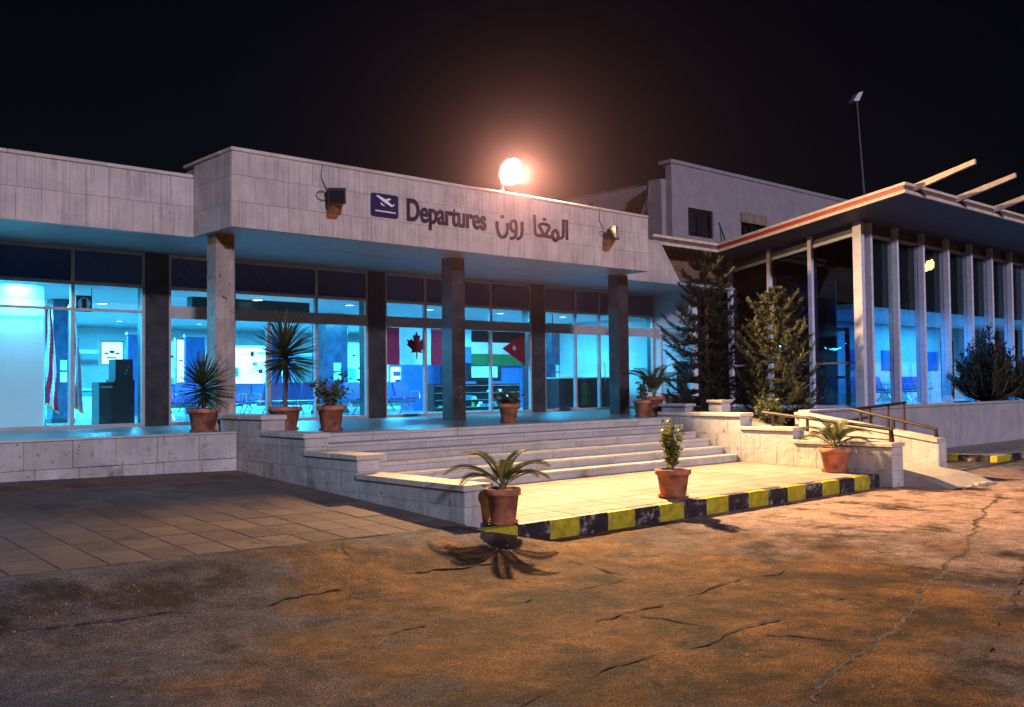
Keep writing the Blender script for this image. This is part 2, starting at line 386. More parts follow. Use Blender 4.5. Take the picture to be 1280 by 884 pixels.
gm = MB(); rg_ = random.Random(31)
for q in range(900):
    gx = rg_.uniform(-9, 16); gy = -7.0-abs(rg_.gauss(0, 3.2)) if rg_.random() < .6 else rg_.uniform(-14, -7)
    if gx < .6 and gy > -6.6: continue
    r_ = rg_.uniform(.004, .014); z_ = ground_z(gx, gy); h_ = rg_.uniform(0, 6)
    ring_ = [(gx+r_*math.cos(h_+a)*rg_.uniform(.7, 1.2), gy+r_*math.sin(h_+a)*rg_.uniform(.7, 1.2), z_-.002) for a in (0, 1.4, 2.9, 4.5)]
    gm.add(ring_+[(gx+rg_.uniform(-.3, .3)*r_, gy, z_+r_*rg_.uniform(.5, 1.1))], [(0, 1, 4), (1, 2, 4), (2, 3, 4), (3, 0, 4)])
tag(gm.build('grit', 'ramp_concrete'), 'loose pale grit scattered over the asphalt road', 'grit', kind='stuff')
# forecourt tiles (left), tilted with the ground
def fz(x, y): return .40+.052*y-.018*x
fc = struct(MB().hexa([(-10, -6.42, -.3), (.04, -6.42, -.3), (.04, -.1, -.3), (-10, -.1, -.3)]+[(x, y, fz(x, y)-.03) for x, y in ((-10, -6.42), (.04, -6.42), (.04, -.1), (-10, -.1))]).build('forecourt', 'concrete'),
            'stained square paving tiles beside the stepped wall', 'paving')
tw, tl = .44, .575
for i in range(21):
    for j in range(11):
        x0 = .03-(i+1)*tw; y0 = -6.42+j*tl
        x, y = x0+tw/2, y0+tl/2
        o = link('tile', block_mesh(tw-.012, tl-.012, .05, 'forecourt_tile', .005), fc, (x, y, fz(x, y)-.025+random.uniform(-.003, .003)))
        o.rotation_euler = (math.atan(.052)+random.uniform(-.004, .004), math.atan(.018)+random.uniform(-.004, .004), random.uniform(-.004, .004))
# landing paving and kerb
def lz(y): return .15+(y+3.726)*(.086/3.18)
ld = struct(MB().hexa([(.3, -6.72, -.3), (XR, -6.72, -.3), (XR, -3.6, -.3), (.3, -3.6, -.3)]+[(x, y, lz(y)-.02) for x, y in ((.3, -6.72), (XR, -6.72), (XR, -3.6), (.3, -3.6))]).build('landing', 'concrete'),
            'pale square tiled landing at the foot of the steps', 'paving')
nx_, ny_ = 24, 8; tx = (XR-.5)/nx_; ty = (6.715-3.62)/ny_
for i in range(nx_):
    for j in range(ny_):
        x = .5+(i+.5)*tx; y = -6.715+(j+.5)*ty
        o = link('tile', block_mesh(tx-.007, ty-.007, .04, 'landing_tile', .004), ld, (x, y, lz(y)-.02+random.uniform(-.0015, .0015)))
        o.rotation_euler = (math.atan(.086/3.18), 0, 0)
kb = struct(boxpart('kerb', (-.08, -6.86, -.35), (XR-.02, -6.74, .0), 'concrete'), 'black and yellow painted kerb along the landing', 'kerb')
x = -.10; i = 1
while x < XR-.05:
    x1 = min(x+.55, XR-.005)
    piece('kerbstone', (x+.003, -6.906, -.30), (x1-.003, -6.715, .068), 'yellow_paint' if i % 2 else 'black_paint', kb, .018, .004); x = x1; i += 1
# pavement and kerb by the pavilion
pv = struct(boxpart('pavement', (16.75, -6.1, -.4), (45, -3.9, -.03), 'concrete'), 'dark concrete pavement below the planter wall', 'pavement')
kb2 = struct(boxpart('kerb', (16.68, -6.2, -.4), (44, -6.12, -.06), 'concrete'), 'black and yellow kerb round the pavement by the planter wall', 'kerb')
for q in range(3):
    piece('kerbstone', (16.56, -6.1+q*.75+.004, -.4), (16.745, -6.1+(q+1)*.75-.004, -.02), 'black_paint' if q % 2 == 0 else 'yellow_paint', kb2, .018, .004)
for q in range(22):
    piece('kerbstone', (16.56+q*.8+.004, -6.29, -.4), (16.56+(q+1)*.8-.004, -6.105, -.02), 'yellow_paint' if q % 2 == 0 else 'black_paint', kb2, .018, .004)
# soil bed with the trees
bed = struct(boxpart('planting_bed', (11.96, -3.75, -.3), (18.0, 2.4, 1.0), 'soil'), 'dark soil bed between ramp and pavilion', 'planting bed')
# access ramp
rm = MB(); X0, X1 = XR+.43, 11.6
prof = [(-1.9, 1.05), (-2.6, 1.04), (-7.1, .10), (-7.55, .0), (-8.05, RZ-.01)]
top = [(y, z) for y, z in prof]
for xx in (X0, X1):
    for y, z in top: rm.v.append((xx+(.35 if xx == X1 and y < -7.2 else 0), y, z))
for y in (-1.9, -8.05):
    pass
n = len(top)
for i in range(n-1): rm.f.append((i, i+1, n+i+1, n+i))
rm.v += [(X0, -1.9, -.3), (X0, -8.05, -.3), (X1, -1.9, -.3), (X1+.35, -8.05, -.3)]; b_ = 2*n
rm.f += [tuple([b_]+[b_+1]+list(range(n-1, -1, -1))), tuple([b_+2]+list(range(n, 2*n))+[b_+3]), (n-1, b_+1, b_+3, 2*n-1)]
ramp = struct(rm.build('ramp', 'ramp_concrete'), 'concrete access ramp between the two low walls', 'ramp')
# rubble at the ramp toe
for q in range(9):
    bx_ = 10.3+q*.17+random.uniform(-.06, .06); s_ = random.uniform(.04, .10)
    o = piece('stone', (bx_, -8.12-s_, RZ-.02), (bx_+s_*1.8, -8.12+s_*.6, RZ+s_*.6), 'ramp_concrete', ramp, s_*.18); o.rotation_euler = (0, 0, random.uniform(-.7, .7))

# ================================================================== TERMINAL BUILDING
TB = thing('terminal_building', 'pale stone clad departures terminal with deep canopy and glazed hall', 'building', (5, 4, RZ))
# porch slab
pf = boxpart('porch_floor', (-12, -.06, -.3), (.09, G+.2, PZ), 'porch_paving', TB)
boxpart('porch_floor', (.094, -1.90, -.3), (XR+.02, G+.2, PZ-.001), 'porch_paving', TB)
boxpart('porch_floor', (XR+.022, -1.88, -.3), (17.9, G+.2, PZ-.002), 'porch_paving', TB)
# low wall left: two courses of blocks
lw_ = boxpart('base_wall', (-12, -.07, -.3), (.04, -.064, PZ-.02), 'concrete', TB)
boxpart('mortar', (-12, -.085, -.2), (.04, -.072, PZ-.05), 'concrete', lw_)
for row, (z0, z1) in enumerate(((.16, .60), (.605, 1.03))):
    x = .03
    while x > -9:
        w0 = random.uniform(.5, .72); piece('stone', (x-w0+.006, -.125, z0), (x, -.075, z1), 'wall_stone', lw_, .008, .003); x -= w0
for q in range(10):
    piece('stone', (.03-(q+1)*.95+.005, -.15, 1.032), (.03-q*.95, .10, PZ+.012), 'step_stone', lw_, .008, .001)
# canopy: backing, stone panels, copings
fb = boxpart('fascia', (.035, .035, ZB+.004), (W_-.02, .36, ZT-.07), 'concrete', TB)
rb = boxpart('fascia', (.036, .362, ZB+.004), (.36, D1+.4, ZT-.07), 'concrete', TB)
lb = boxpart('fascia', (-14, D1+.035, ZB+.004), (.03, D1+.36, ZT2-.07), 'concrete', TB)
def panels(par, axis, u0, u1, vfix, rows, wmin, wmax, mat='limestone', flip=1):
    for (z0, z1) in rows:
        u = u0
        while u < u1-.02:
            w0 = random.uniform(wmin, wmax); u2 = u+w0
            if u1-u2 < wmin*.6: u2 = u1
            d = random.uniform(0, .003)
            if axis == 'x': piece('panel', (u+.002, vfix-d, z0+.002), (u2-.002, vfix+.034, z1-.002), mat, par, .003)
            else: piece('panel', (vfix-d, u+.002, z0+.002), (vfix+.035, u2-.002, z1-.002), mat, par, .003)
            u = u2
H3 = [(ZB, ZB+.455), (ZB+.455, ZB+.93), (ZB+.93, ZT-.07)]
panels(fb, 'x', 0.0, W_, 0, H3, .30, .46)
panels(rb, 'y', .04, D1+.0, 0, H3, .28, .40)
panels(lb, 'x', -9.5, -.005, D1, [(ZB, ZB+.56), (ZB+.56, ZT2-.07)], .33, .43)
def copings(par, pts, z, n, wd=.42):
    for i in range(n): pass
for q in range(7): piece('coping', (-.02+q*1.616+.001, -.03, ZT-.068), (-.02+(q+1)*1.616-.001, .40, ZT), 'coping_stone', fb, .012, .001)
piece('coping', (-.028, .402, ZT-.069), (.40, D1+.42, ZT-.001), 'coping_stone', rb, .012)
for q in range(6): piece('coping', (-.012-(q+1)*1.6, D1-.03, ZT2-.068), (-.012-q*1.6-.002, D1+.40, ZT2), 'coping_stone', lb, .012, .001)
# right-hand set-back fascia with sloping end
ff = MB().prism([(W_-.01, D1, ZB), (14.58, D1, ZB), (13.68, D1, 5.77), (W_-.01, D1, 5.77)], (0, .3, 0)).build('fascia', 'limestone', TB)
piece('coping', (W_+.02, D1-.02, 5.772), (13.70, D1+.33, 5.815), 'coping_stone', ff, .01)
# soffit and roof
sf = MB().box((.04, .04, ZB-.006), (W_-.03, D1, ZB+.05)).build('soffit', 'soffit_paint', TB)
boxpart('soffit', (-14, D1+.002, ZB-.008), (17.2, G+.25, ZB+.05), 'soffit_paint', TB)
boxpart('roof', (-14, D1+.37, ZB+.06), (16.5, 19, ZB+.3), 'roof_felt', TB)
boxpart('roof', (.4, .37, ZB+.32), (W_-.4, 19, ZT-.35), 'roof_felt', TB)
# columns of the porch (each with cap) and granite piers
for i in range(-1, 3):
    x0 = .086+i*SP; mt = 'mottled_marble' if i == 0 else 'black_granite'
    cfix = (x0, .806); cw = .37
    c_ = piece('column', (x0, .806, PZ-.01), (x0+cw, .806+cw, ZB-.20), mt, TB, .006)
    piece('column_head', (x0+.004, .810, ZB-.199), (x0+cw-.004, .806+cw-.004, ZB-.007), 'black_granite' if i else 'rust_bracket', c_, .004)
    if i > 0:
        for zz in (1.55, 1.80, 3.05, 3.32, 4.1): MB().tube([(x0+cw*.62, .806-.012, zz), (x0+cw*.62, .806+.02, zz)], .022, 10).build('bolt', 'chrome', c_)
for i in range(-1, 4):
    x0 = .083+i*SP; zz = PZ-.01; pr = None
    for z1 in (2.20, 3.22, ZB-.01):
        o = piece('pier' if pr is None else 'granite_slab', (x0, G-.02, zz+.001), (x0+.49, G+.42, z1), 'black_granite', TB if pr is None else pr, .004)
        pr = pr or o; zz = z1
# glazing of the hall: one window unit per bay
def bay(xa, xb, mull, door=False, thick=True):
    m = MB(); y0, y1 = G+.02, G+.10; t = .035
    zt = ZB-.012; T1, T2 = 3.93, 3.42
    m.box((xa, y0, PZ+.0), (xa+.06, y1, zt)).box((xb-.06, y0, PZ), (xb, y1, zt))
    m.box((xa+.061, y0, zt-.06), (xb-.061, y1, zt)).box((xa+.061, y0, PZ), (xb-.061, y1, PZ+.07))
    m.box((xa+.061, y0-.004, T1-t), (xb-.061, y1+.004, T1+t))
    hb = .12 if thick else t
    m.box((xa+.061, y0-.006, T2-hb), (xb-.061, y1+.006, T2+hb*.4))
    for q in mull: m.box((q-t, y0-.009, PZ+.001), (q+t, y1+.009, zt-.001))
    if thick: m.box((xa+.062, y0+.012, T2+hb*.41), (xb-.062, y1-.012, T2+.14))
    fr = m.build('window', 'window_frame', TB)
    xs_ = [xa]+list(mull)+[xb]
    for a, b in zip(xs_, xs_[1:]):
        a2 = a+(.061 if a == xa else t+.001); b2 = b-(.061 if b == xb else t+.001)
        boxpart('pane', (a2, y0+.035, T1+t+.001), (b2, y0+.047, zt-.061), 'spandrel_glass', fr)
        boxpart('pane', (a2, y0+.036, T2+.141), (b2, y0+.046, T1-t-.001), 'clear_glass', fr)
        boxpart('pane', (a2, y0+.034, PZ+.071), (b2, y0+.044, T2-hb-.001), 'clear_glass', fr)
    return fr
bay(-4.9, .08, [-3.1, -1.35], thick=False)
bay(.575, 5.558, [2.05, 4.12])
b3 = bay(6.055, 11.035, [7.31, 9.53])
b4 = bay(11.53, 16.38, [12.82, 13.85])
for px_ in (337, 402): pass
MB().box((2.86, G+.03, PZ+.07), (2.95, G+.13, 3.28)).build('door_frame', 'window_frame', TB)
MB().box((11.9, G-.01, PZ+.01), (12.9, G+.015, PZ+.10)).build('door_sill', 'window_frame', TB)
for xx in (13.70, 13.99):
    MB().tube([(xx, G-.03, 1.9), (xx, G-.05, 1.95), (xx, G-.05, 2.4), (xx, G-.03, 2.45)], .012, 6).build('door_handle', 'chrome', TB)
# end wall of the porch with side door
ew = boxpart('end_wall', (16.40, 2.55, 3.55), (16.62, G+.1, ZB-.01), 'hall_white', TB)
boxpart('end_wall', (16.40, 3.85, PZ), (16.62, G+.1, 3.548), 'hall_white', TB)
boxpart('end_wall', (16.40, 2.55, PZ), (16.62, 2.70, 3.548), 'hall_white', TB)
dr = boxpart('door', (16.46, 2.705, PZ+.02), (16.52, 3.845, 3.54), 'window_frame', TB)
boxpart('pane', (16.452, 2.85, 1.5), (16.456, 3.25, 2.5), 'window_dark', dr)
boxpart('notice', (16.450, 3.35, 2.1), (16.455, 3.65, 2.6), 'poster', dr)
# brown recess wall under the link roof
boxpart('recess_wall', (13.2, 2.46, ZB+.06), (18.1, 2.54, 5.75), 'brown_wall_unlit_red', TB)
# hall shell
hl = boxpart('hall_floor', (-12, G+.2, .6), (16.9, 18.6, PZ-.003), 'hall_floor_tile', TB)
boxpart('hall_ceiling', (-12, G+.12, 3.96), (16.9, 18.6, 4.06), 'ceiling_white', TB)
boxpart('hall_wall', (-12, 18.3, PZ), (16.9, 18.5, 3.955), 'hall_white', TB)
boxpart('hall_wall', (-12.2, G+.2, PZ), (-12.0, 18.6, 3.955), 'hall_white', TB)
boxpart('hall_wall', (16.64, G+.12, PZ), (16.84, 18.29, 3.955), 'hall_white', TB)
boxpart('upper_backing', (-12, G+.20, 4.061), (16.38, G+.24, ZB-.02), 'wall_blue', TB)

# ---- lettering on the canopy
def ribbon(mb, px, wd, y_out, to, width_end=1):
    pts = [to(q) for q in px]; N = len(pts); L = []; Rr = []
    for i in range(N):
        a = pts[max(0, i-1)]; b = pts[min(N-1, i+1)]; t = (b-a); t = t/(np.linalg.norm(t)+1e-9); nn = np.array((-t[1], t[0]))
        L.append(pts[i]+nn*wd/2); Rr.append(pts[i]-nn*wd/2)
    for i in range(N-1):
        q = [Rr[i], Rr[i+1], L[i+1], L[i]]
        mb.hexa([(a[0], 0.002, a[1]) for a in q]+[(a[0], y_out, a[1]) for a in q])
def toz(x0, y0, s):
    def f(q):
        v = at((x0+q[0]*s, y0+q[1]*s), 'y', 0); return np.array((v[0], v[2]))
    return f
ar = thing('arabic_sign', 'dark Arabic departures lettering with one missing letter on the canopy', 'sign', (7.3, 0, 5.1))
tA = toz(610, 260, 110/1280)
def let(name, strokes, wd=.064, mat='letter_navy', y=-.04):
    m = MB()
    for i, (s_, sm) in enumerate(strokes): ribbon(m, smooth_poly(s_, 6) if sm else s_, wd, y-.002*i, tA)
    return m.build(name, mat, ar)
def dot(c): return ([(c[0]-17, c[1]-2), (c[0]+17, c[1]+2)], False)
let('letter', [([(122, 198), (123, 290), (150, 385), (205, 428), (252, 395), (273, 330), (275, 222)], True)]); let('letter_dot', [dot((197, 130))])
let('letter', [([(402, 335), (355, 340), (322, 290), (325, 215), (360, 188), (395, 215), (402, 335), (393, 400), (365, 438), (318, 445)], True)])
let('letter', [([(487, 203), (487, 345), (470, 420), (412, 458)], True)])
let('missing_letter', [([(560, 230), (600, 275), (612, 382)], True), ([(525, 378), (622, 386)], False)], .03, 'letter_ghost', -.006)
let('letter', [([(668, 103), (672, 330), (690, 385), (730, 400), (805, 402)], True)])
let('letter', [([(805, 402), (760, 310), (738, 255), (790, 232), (850, 248), (882, 288), (840, 370), (805, 402)], True), ([(800, 400), (860, 415), (930, 424)], False)])
let('letter_dot', [dot((810, 166))])
let('letter', [([(940, 440), (932, 370), (967, 325), (1005, 365), (1008, 435), (972, 478), (938, 435)], True)])
let('letter', [([(1000, 442), (1055, 442), (1084, 415), (1088, 300), (1088, 170)], False)])
let('letter', [([(1136, 175), (1140, 466)], False)])

dp = thing('departures_sign', 'dark bold English Departures lettering on the canopy', 'sign', (4.8, 0, 5.1))
cu = bpy.data.curves.new('txt', 'FONT'); cu.body = 'Departures'; cu.extrude = .02; cu.offset = .014; cu.size = 1; cu.space_character = .98
to_ = bpy.data.objects.new('txt', cu); COL.objects.link(to_)
bpy.context.view_layer.update()
me = bpy.data.meshes.new_from_object(to_.evaluated_get(bpy.context.evaluated_depsgraph_get()))
bpy.data.objects.remove(to_)
co = np.array([v.co[:] for v in me.vertices]); fc_ = [tuple(q.vertices) for q in me.polygons]
keys = {}; mp_ = []
for v in co:
    kx = tuple(np.round(v, 4)); mp_.append(keys.setdefault(kx, len(keys)))
uco = np.array(list(keys.keys())); fc_ = [tuple(mp_[i] for i in f) for f in fc_]
par_ = list(range(len(uco)))
def find(a):
    while par_[a] != a: par_[a] = par_[par_[a]]; a = par_[a]
    return a
for f in fc_:
    for i in f[1:]: par_[find(i)] = find(f[0])
xmin, xmax = uco[:, 0].min(), uco[:, 0].max(); capz = uco[uco[:, 0] < xmin+.3][:, 1].max()
isl = {}
for f in fc_:
    if len(set(f)) > 2: isl.setdefault(find(f[0]), []).append(f)
for r0, fs in sorted(isl.items(), key=lambda kv: min(uco[i][0] for f in kv[1] for i in f)):
    m = MB(); idx = {}
    for f in fs:
        g = []
        for i in f:
            if i not in idx:
                idx[i] = len(m.v); q = uco[i]
                m.v.append((3.77+(q[0]-xmin)/(xmax-xmin)*2.09, -.022-q[2], 5.165+q[1]/capz*.435))
            g.append(idx[i])
        if len(set(g)) > 2: m.f.append(tuple(g))
    m.build('letter', 'letter_navy', dp)

ic = thing('departure_icon', 'navy rounded square sign with white plane taking off', 'sign', (3.2, 0, 5.1))
ring = []
for cx, cz, a0 in ((3.50, 5.56, 0), (2.96, 5.56, 90), (2.96, 5.21, 180), (3.50, 5.21, 270)):
    for q in range(6): h = R(a0+q*18); ring.append((cx+.055*math.cos(h), 0, cz+.055*math.sin(h)))
MB().prism(ring, (0, -.03, 0)).build('board', 'icon_navy', ic)
tI = toz(455, 235, .125)
m = MB()
def shp(px, y=-.036):
    r_ = [tI(q) for q in px]; m.prism([(a[0], -.029, a[1]) for a in r_], (0, y+.029, 0))
shp([(112, 78), (124, 72), (190, 108), (240, 148), (272, 178), (290, 166), (296, 176), (268, 194), (180, 136)])
shp([(190, 124), (235, 108), (262, 118), (218, 140)], -.037); shp([(156, 150), (166, 148), (174, 164), (198, 178), (194, 184), (164, 172)])
shp([(104, 220), (306, 250), (306, 262), (104, 231)])
m.build('symbol', 'white_print', ic)

# ---- unlit floodlights on the canopy
def fascia_flood(name, label, x, z, yaw, pitch, loop):
    t = thing(name, label, 'floodlight', (x, 0, z))
    rot = Matrix.Translation((x, -.22, z)) @ Matrix.Scale(1.3, 4) @ Matrix.Rotation(R(yaw), 4, 'Z') @ Matrix.Rotation(R(pitch), 4, 'X')
    def tr(mb): mb.v = [tuple(rot @ Vector(q)) for q in mb.v]; return mb
    h_ = tr(MB().hexa([(-.13, -.10, -.11), (.13, -.10, -.11), (.10, .07, -.08), (-.10, .07, -.08), (-.13, -.10, .11), (.13, -.10, .11), (.10, .07, .08), (-.10, .07, .08)])).build('housing', 'lamp_black', t)
    tr(MB().box((-.105, -.108, -.085), (.105, -.101, .085))).build('lens', 'steel' if yaw > 0 else 'window_dark', h_)
    tr(MB().box((-.14, -.112, .112), (.14, .02, .122))).build('visor', 'lamp_black', h_)
    MB().prism([(x-.11, -.26, z-.135), (x-.11, 0, z-.12), (x-.11, 0, z-.40)], (.22, 0, 0)).build('bracket', 'rust_bracket', t)
    MB().tube(smooth_poly([(x-.18, -.01, ZT-.02), (x-.22, -.015, ZT-.3), (x-.14, -.03, z+.2), (x-.1, -.05, z+.08)]), .009, 6).build('cable', 'lamp_black', t)
    MB().tube(smooth_poly([(x-.1+loop*math.cos(q/10*6.28)*1.0-loop, -.04, z+.02+.7*loop*math.sin(q/10*6.28)) for q in range(11)], 3), .007, 6).build('cable_loop', 'lamp_black', t)
fascia_flood('floodlight', 'black floodlight with looped cable beside the plane icon', 2.02, 5.39, -38, 10, .12)
fascia_flood('floodlight', 'black floodlight with pale lens beside the Arabic lettering', 9.68, 5.42, 30, -6, .07)

# ---- lit floodlight on the roof edge
LP = Vector((7.15, .55, 6.70))
lt = thing('roof_floodlight', 'lit warm floodlight standing on the canopy roof edge', 'floodlight', (LP.x, LP.y+.3, ZT-.35))
MB().tube([(LP.x, LP.y+.32, ZT-.36), (LP.x, LP.y+.32, LP.z-.05), (LP.x, LP.y+.18, LP.z)], .035, 10).build('stand', 'steel', lt)
hz = MB().lathe([(.06, .24), (.18, .22), (.29, .09), (.33, -.02), (.31, -.02)], (0, 0, 0), 24)
rot = Matrix.Translation(LP+Vector((0, .05, .02))) @ Matrix.Rotation(R(-62), 4, 'X')
hz.v = [tuple(rot @ Vector(q)) for q in hz.v]; hz.build('housing', 'steel', lt, True)
gl = MB().lathe([(.001, -.15), (.14, -.13), (.24, -.07), (.305, 0)], (0, 0, 0), 24)
gl.v = [tuple(rot @ Vector(q)) for q in gl.v]; gl.build('lens', 'flood_lens', lt, True)
ll = bpy.data.lights.new('flood_beam', 'SPOT'); ll.energy = 25000; ll.color = (1, .60, .27); ll.spot_size = R(162); ll.spot_blend = .9; ll.shadow_soft_size = .10
lo = bpy.data.objects.new('flood_beam', ll); COL.objects.link(lo); lo.location = LP+Vector((0, -.20, -.06)); lo.rotation_euler = Vector((.20, -.63, -.74)).to_track_quat('-Z', 'Y').to_euler()
lo.parent = lt; lo.matrix_parent_inverse = Matrix.Translation(-Vector(lt.location))

# ================================================================== STEPS AND WALLS
st = thing('front_steps', 'six wide pale stone steps up to the terminal porch', 'steps', (5, -3, .1))
for k_ in range(6):
    zt = PZ-.15*k_; yn = -1.945-.3562*k_
    s_ = boxpart('step', (.47, yn+.03, zt-.30), (XR+.03, yn+.5, zt-.036), 'concrete', st)
    x = .49
    while x < XR+.01:
        w0 = random.uniform(.75, 1.35); x2 = x+w0
        if XR+.01-x2 < .5: x2 = XR+.015
        piece('tread', (x+.003, yn-.012, zt-.055), (x2-.003, yn+.40, zt), 'step_stone', s_, .008, .0015)
        piece('riser', (x+.003, yn+.008, zt-.15), (x2-.003, yn+.03, zt-.056), 'step_stone', s_, .004, .001); x = x2
def stepped_wall(name, label, x0, x1, segs, base, mat, cat='wall'):
    t = thing(name, label, cat, ((x0+x1)/2, segs[-1][1], base))
    for (ya, yb, z) in segs:       # ya back, yb front
        core = MB().box((x0+.03, yb+.03, base-.3), (x1-.03, ya-.001, z-.09)).build('core', 'concrete', t)
        # face blocks on both sides and front
        for side in (0, 1):
            zz = base-.05; r_ = 0
            while zz < z-.12:
                z2 = min(zz+.30, z-.085)
                if z-.085-z2 < .12: z2 = z-.085
                y = ya
                while y > yb+.01:
                    w0 = random.uniform(.42, .62); y2 = y-w0
                    if y2-yb < .25: y2 = yb
                    if side == 0: piece('stone', (x0, y2+.002, zz+.002), (x0+.028, y-.002, z2-.002), mat, core, .004, .001)
                    else: piece('stone', (x1-.028, y2+.002, zz+.002), (x1, y-.002, z2-.002), mat, core, .004, .001)
                    y = y2
                piece('stone', (x0+.03, yb, zz+.002), (x1-.03, yb+.028, z2-.002), mat, core, .004, .001)
                zz = z2
        y = ya+.04
        n_ = max(1, round((ya-yb)/.9)); L = (ya+.0-(yb-.03))/n_
        for q in range(n_):
            piece('coping', (x0-.035, ya-(q+1)*L+.0015, z-.08), (x1+.035, ya-q*L-.0015, z), 'coping_stone', t, .012, .001)
    return t
stepped_wall('stepped_wall', 'stepped stone side wall beside the forecourt tiles', .05, .47, [(.55, -1.005, 1.348), (-1.005, -2.40, 1.088), (-2.40, -3.885, .82), (-3.885, -6.33, .548)], .02, 'wall_stone')
stepped_wall('stepped_wall', 'warm lit stepped stone wall beside the access ramp', XR, XR+.43, [(-1.6, -3.82, 1.17), (-3.82, -5.08, .895), (-5.08, -7.15, .655)], -.12, 'wall_stone')
# pillar stub and planter corner on the ramp head
pw = thing('stone_pillar', 'short square stone pillar with cap beside the planting bed', 'pillar', (10.6, -2.5, 1.0))
piece('shaft', (10.42, -2.78, .9), (10.75, -2.42, 1.36), 'wall_stone', pw, .006); piece('cap', (10.38, -2.82, 1.362), (10.79, -2.38, 1.43), 'coping_stone', pw, .01)
pw = thing('stone_pillar', 'low capped stone block behind the terracotta pots', 'pillar', (10.6, -1.5, 1.0))
piece('shaft', (10.30, -1.85, 1.04), (10.62, -1.15, 1.27), 'wall_stone', pw, .006); piece('cap', (10.26, -1.89, 1.272), (10.66, -1.11, 1.34), 'coping_stone', pw, .01)
bw = thing('bed_wall', 'low pale wall behind the stone pillars at porch end', 'wall', (12.5, 1.2, 1.0))
MB().hexa([(11.95, .75, .9), (14.2, .2, .9), (14.2, .4, .9), (11.95, .95, .9), (11.95, .75, 1.60), (14.2, .2, 1.42), (14.2, .4, 1.42), (11.95, .95, 1.60)]).build('wall', 'hall_white', bw)
# far ramp wall, sloping
fw_ = thing('ramp_wall', 'pale sloping wall on the far side of the access ramp', 'wall', (11.78, -6, RZ))
core = MB().hexa([(11.62, -7.08, -.4), (11.93, -7.08, -.4), (11.93, -3.9, -.4), (11.62, -3.9, -.4), (11.62, -7.08, .58), (11.93, -7.08, .58), (11.93, -3.9, 1.06), (11.62, -3.9, 1.06)]).build('core', 'concrete', fw_)
for q in range(6):
    ya, yb = -3.9-q*.535, -3.9-(q+1)*.535; za, zb = 1.06-q*.0807, 1.06-(q+1)*.0807
    for xa, xb in ((11.595, 11.619), (11.931, 11.955)):
        MB().hexa([(xa, yb+.002, -.3), (xb, yb+.002, -.3), (xb, ya-.002, -.3), (xa, ya-.002, -.3), (xa, yb+.002, zb-.004), (xb, yb+.002, zb-.004), (xb, ya-.002, za-.004), (xa, ya-.002, za-.004)]).build('stone', 'wall_stone', core)
    MB().hexa([(11.565, yb+.002, zb), (11.985, yb+.002, zb), (11.985, ya-.002, za), (11.565, ya-.002, za), (11.565, yb+.002, zb+.08), (11.985, yb+.002, zb+.08), (11.985, ya-.002, za+.08), (11.565, ya-.002, za+.08)]).build('coping', 'coping_stone', fw_)
piece('end_stone', (11.60, -7.13, -.3), (11.95, -7.085, .575), 'wall_stone', core, .006)
# planter plinth under the pavilion
pl = thing('planter_wall', 'long pale concrete planter wall below the glass pavilion', 'wall', (20, -4, -.1))
for q in range(8):
    a = 11.98+q*3.2; piece('wall_section' if q else 'wall_section', (a+.004, -4.0, -.3), (a+3.2-.004, -3.78, 1.11), 'plinth_concrete', pl, .01)
    piece('coping', (a+.002, -4.04, 1.112), (a+3.2-.002, -3.74, 1.175), 'plinth_concrete', pl, .012)
struct(boxpart('planting_bed', (18.02, -3.74, -.3), (38, -2.1, 1.09), 'soil'), 'dark soil strip behind the planter wall', 'planting bed')
# handrails
def rail(label, pts, posts, drop):
    t = thing('handrail', label, 'handrail', tuple(pts[-1][:2])+(pts[-1][2]-drop,))
    MB().tube(pts, .034, 8).build('rail', 'rail_paint', t)
    for q in posts: MB().box((q[0]-.022, q[1]-.022, q[2]-drop), (q[0]+.022, q[1]+.022, q[2])).build('post', 'rail_paint', t)
    return t
def lerp(a, b, t): return tuple(a[i]+(b[i]-a[i])*t for i in range(3))
A, B = (XR+.24, -4.3, 1.18), (XR+.24, -7.05, .90)
t = rail('black metal handrail on the warm lit stepped wall', [lerp(A, B, -.03), A, B, (B[0], B[1], B[2]-.23)], [lerp(A, B, q) for q in (.06, .35, .62, .985)], .27)
MB().tube([lerp(A, B, .4)[:2]+(.78,), lerp(A, B, .98)[:2]+(.70,)], .014, 6).build('lower_bar', 'rail_paint', t)
A, B = (11.78, -5.2, 1.21), (11.78, -7.02, .83); C_ = (14.6, -5.0, 1.30)
t = rail('bent black metal handrail on the sloping ramp wall', [C_, lerp(C_, A, .93), A, lerp(A, B, .1), B, (B[0], B[1], B[2]-.2)], [lerp(A, B, q) for q in (.10, .5, .985)], .22)
for q in (0.03, .35, .7): v = lerp(C_, A, q); MB().box((v[0]-.022, v[1]-.022, RZ), (v[0]+.022, v[1]+.022, v[2])).build('post', 'rail_paint', t)
A, B = (11.3, .3, 1.98), (14.0, -.8, 1.72)
rail('dark handrail in front of the low pale wall by the tall conifer', [A, B], [lerp(A, B, q) for q in (.02, .4, .8)], .95)

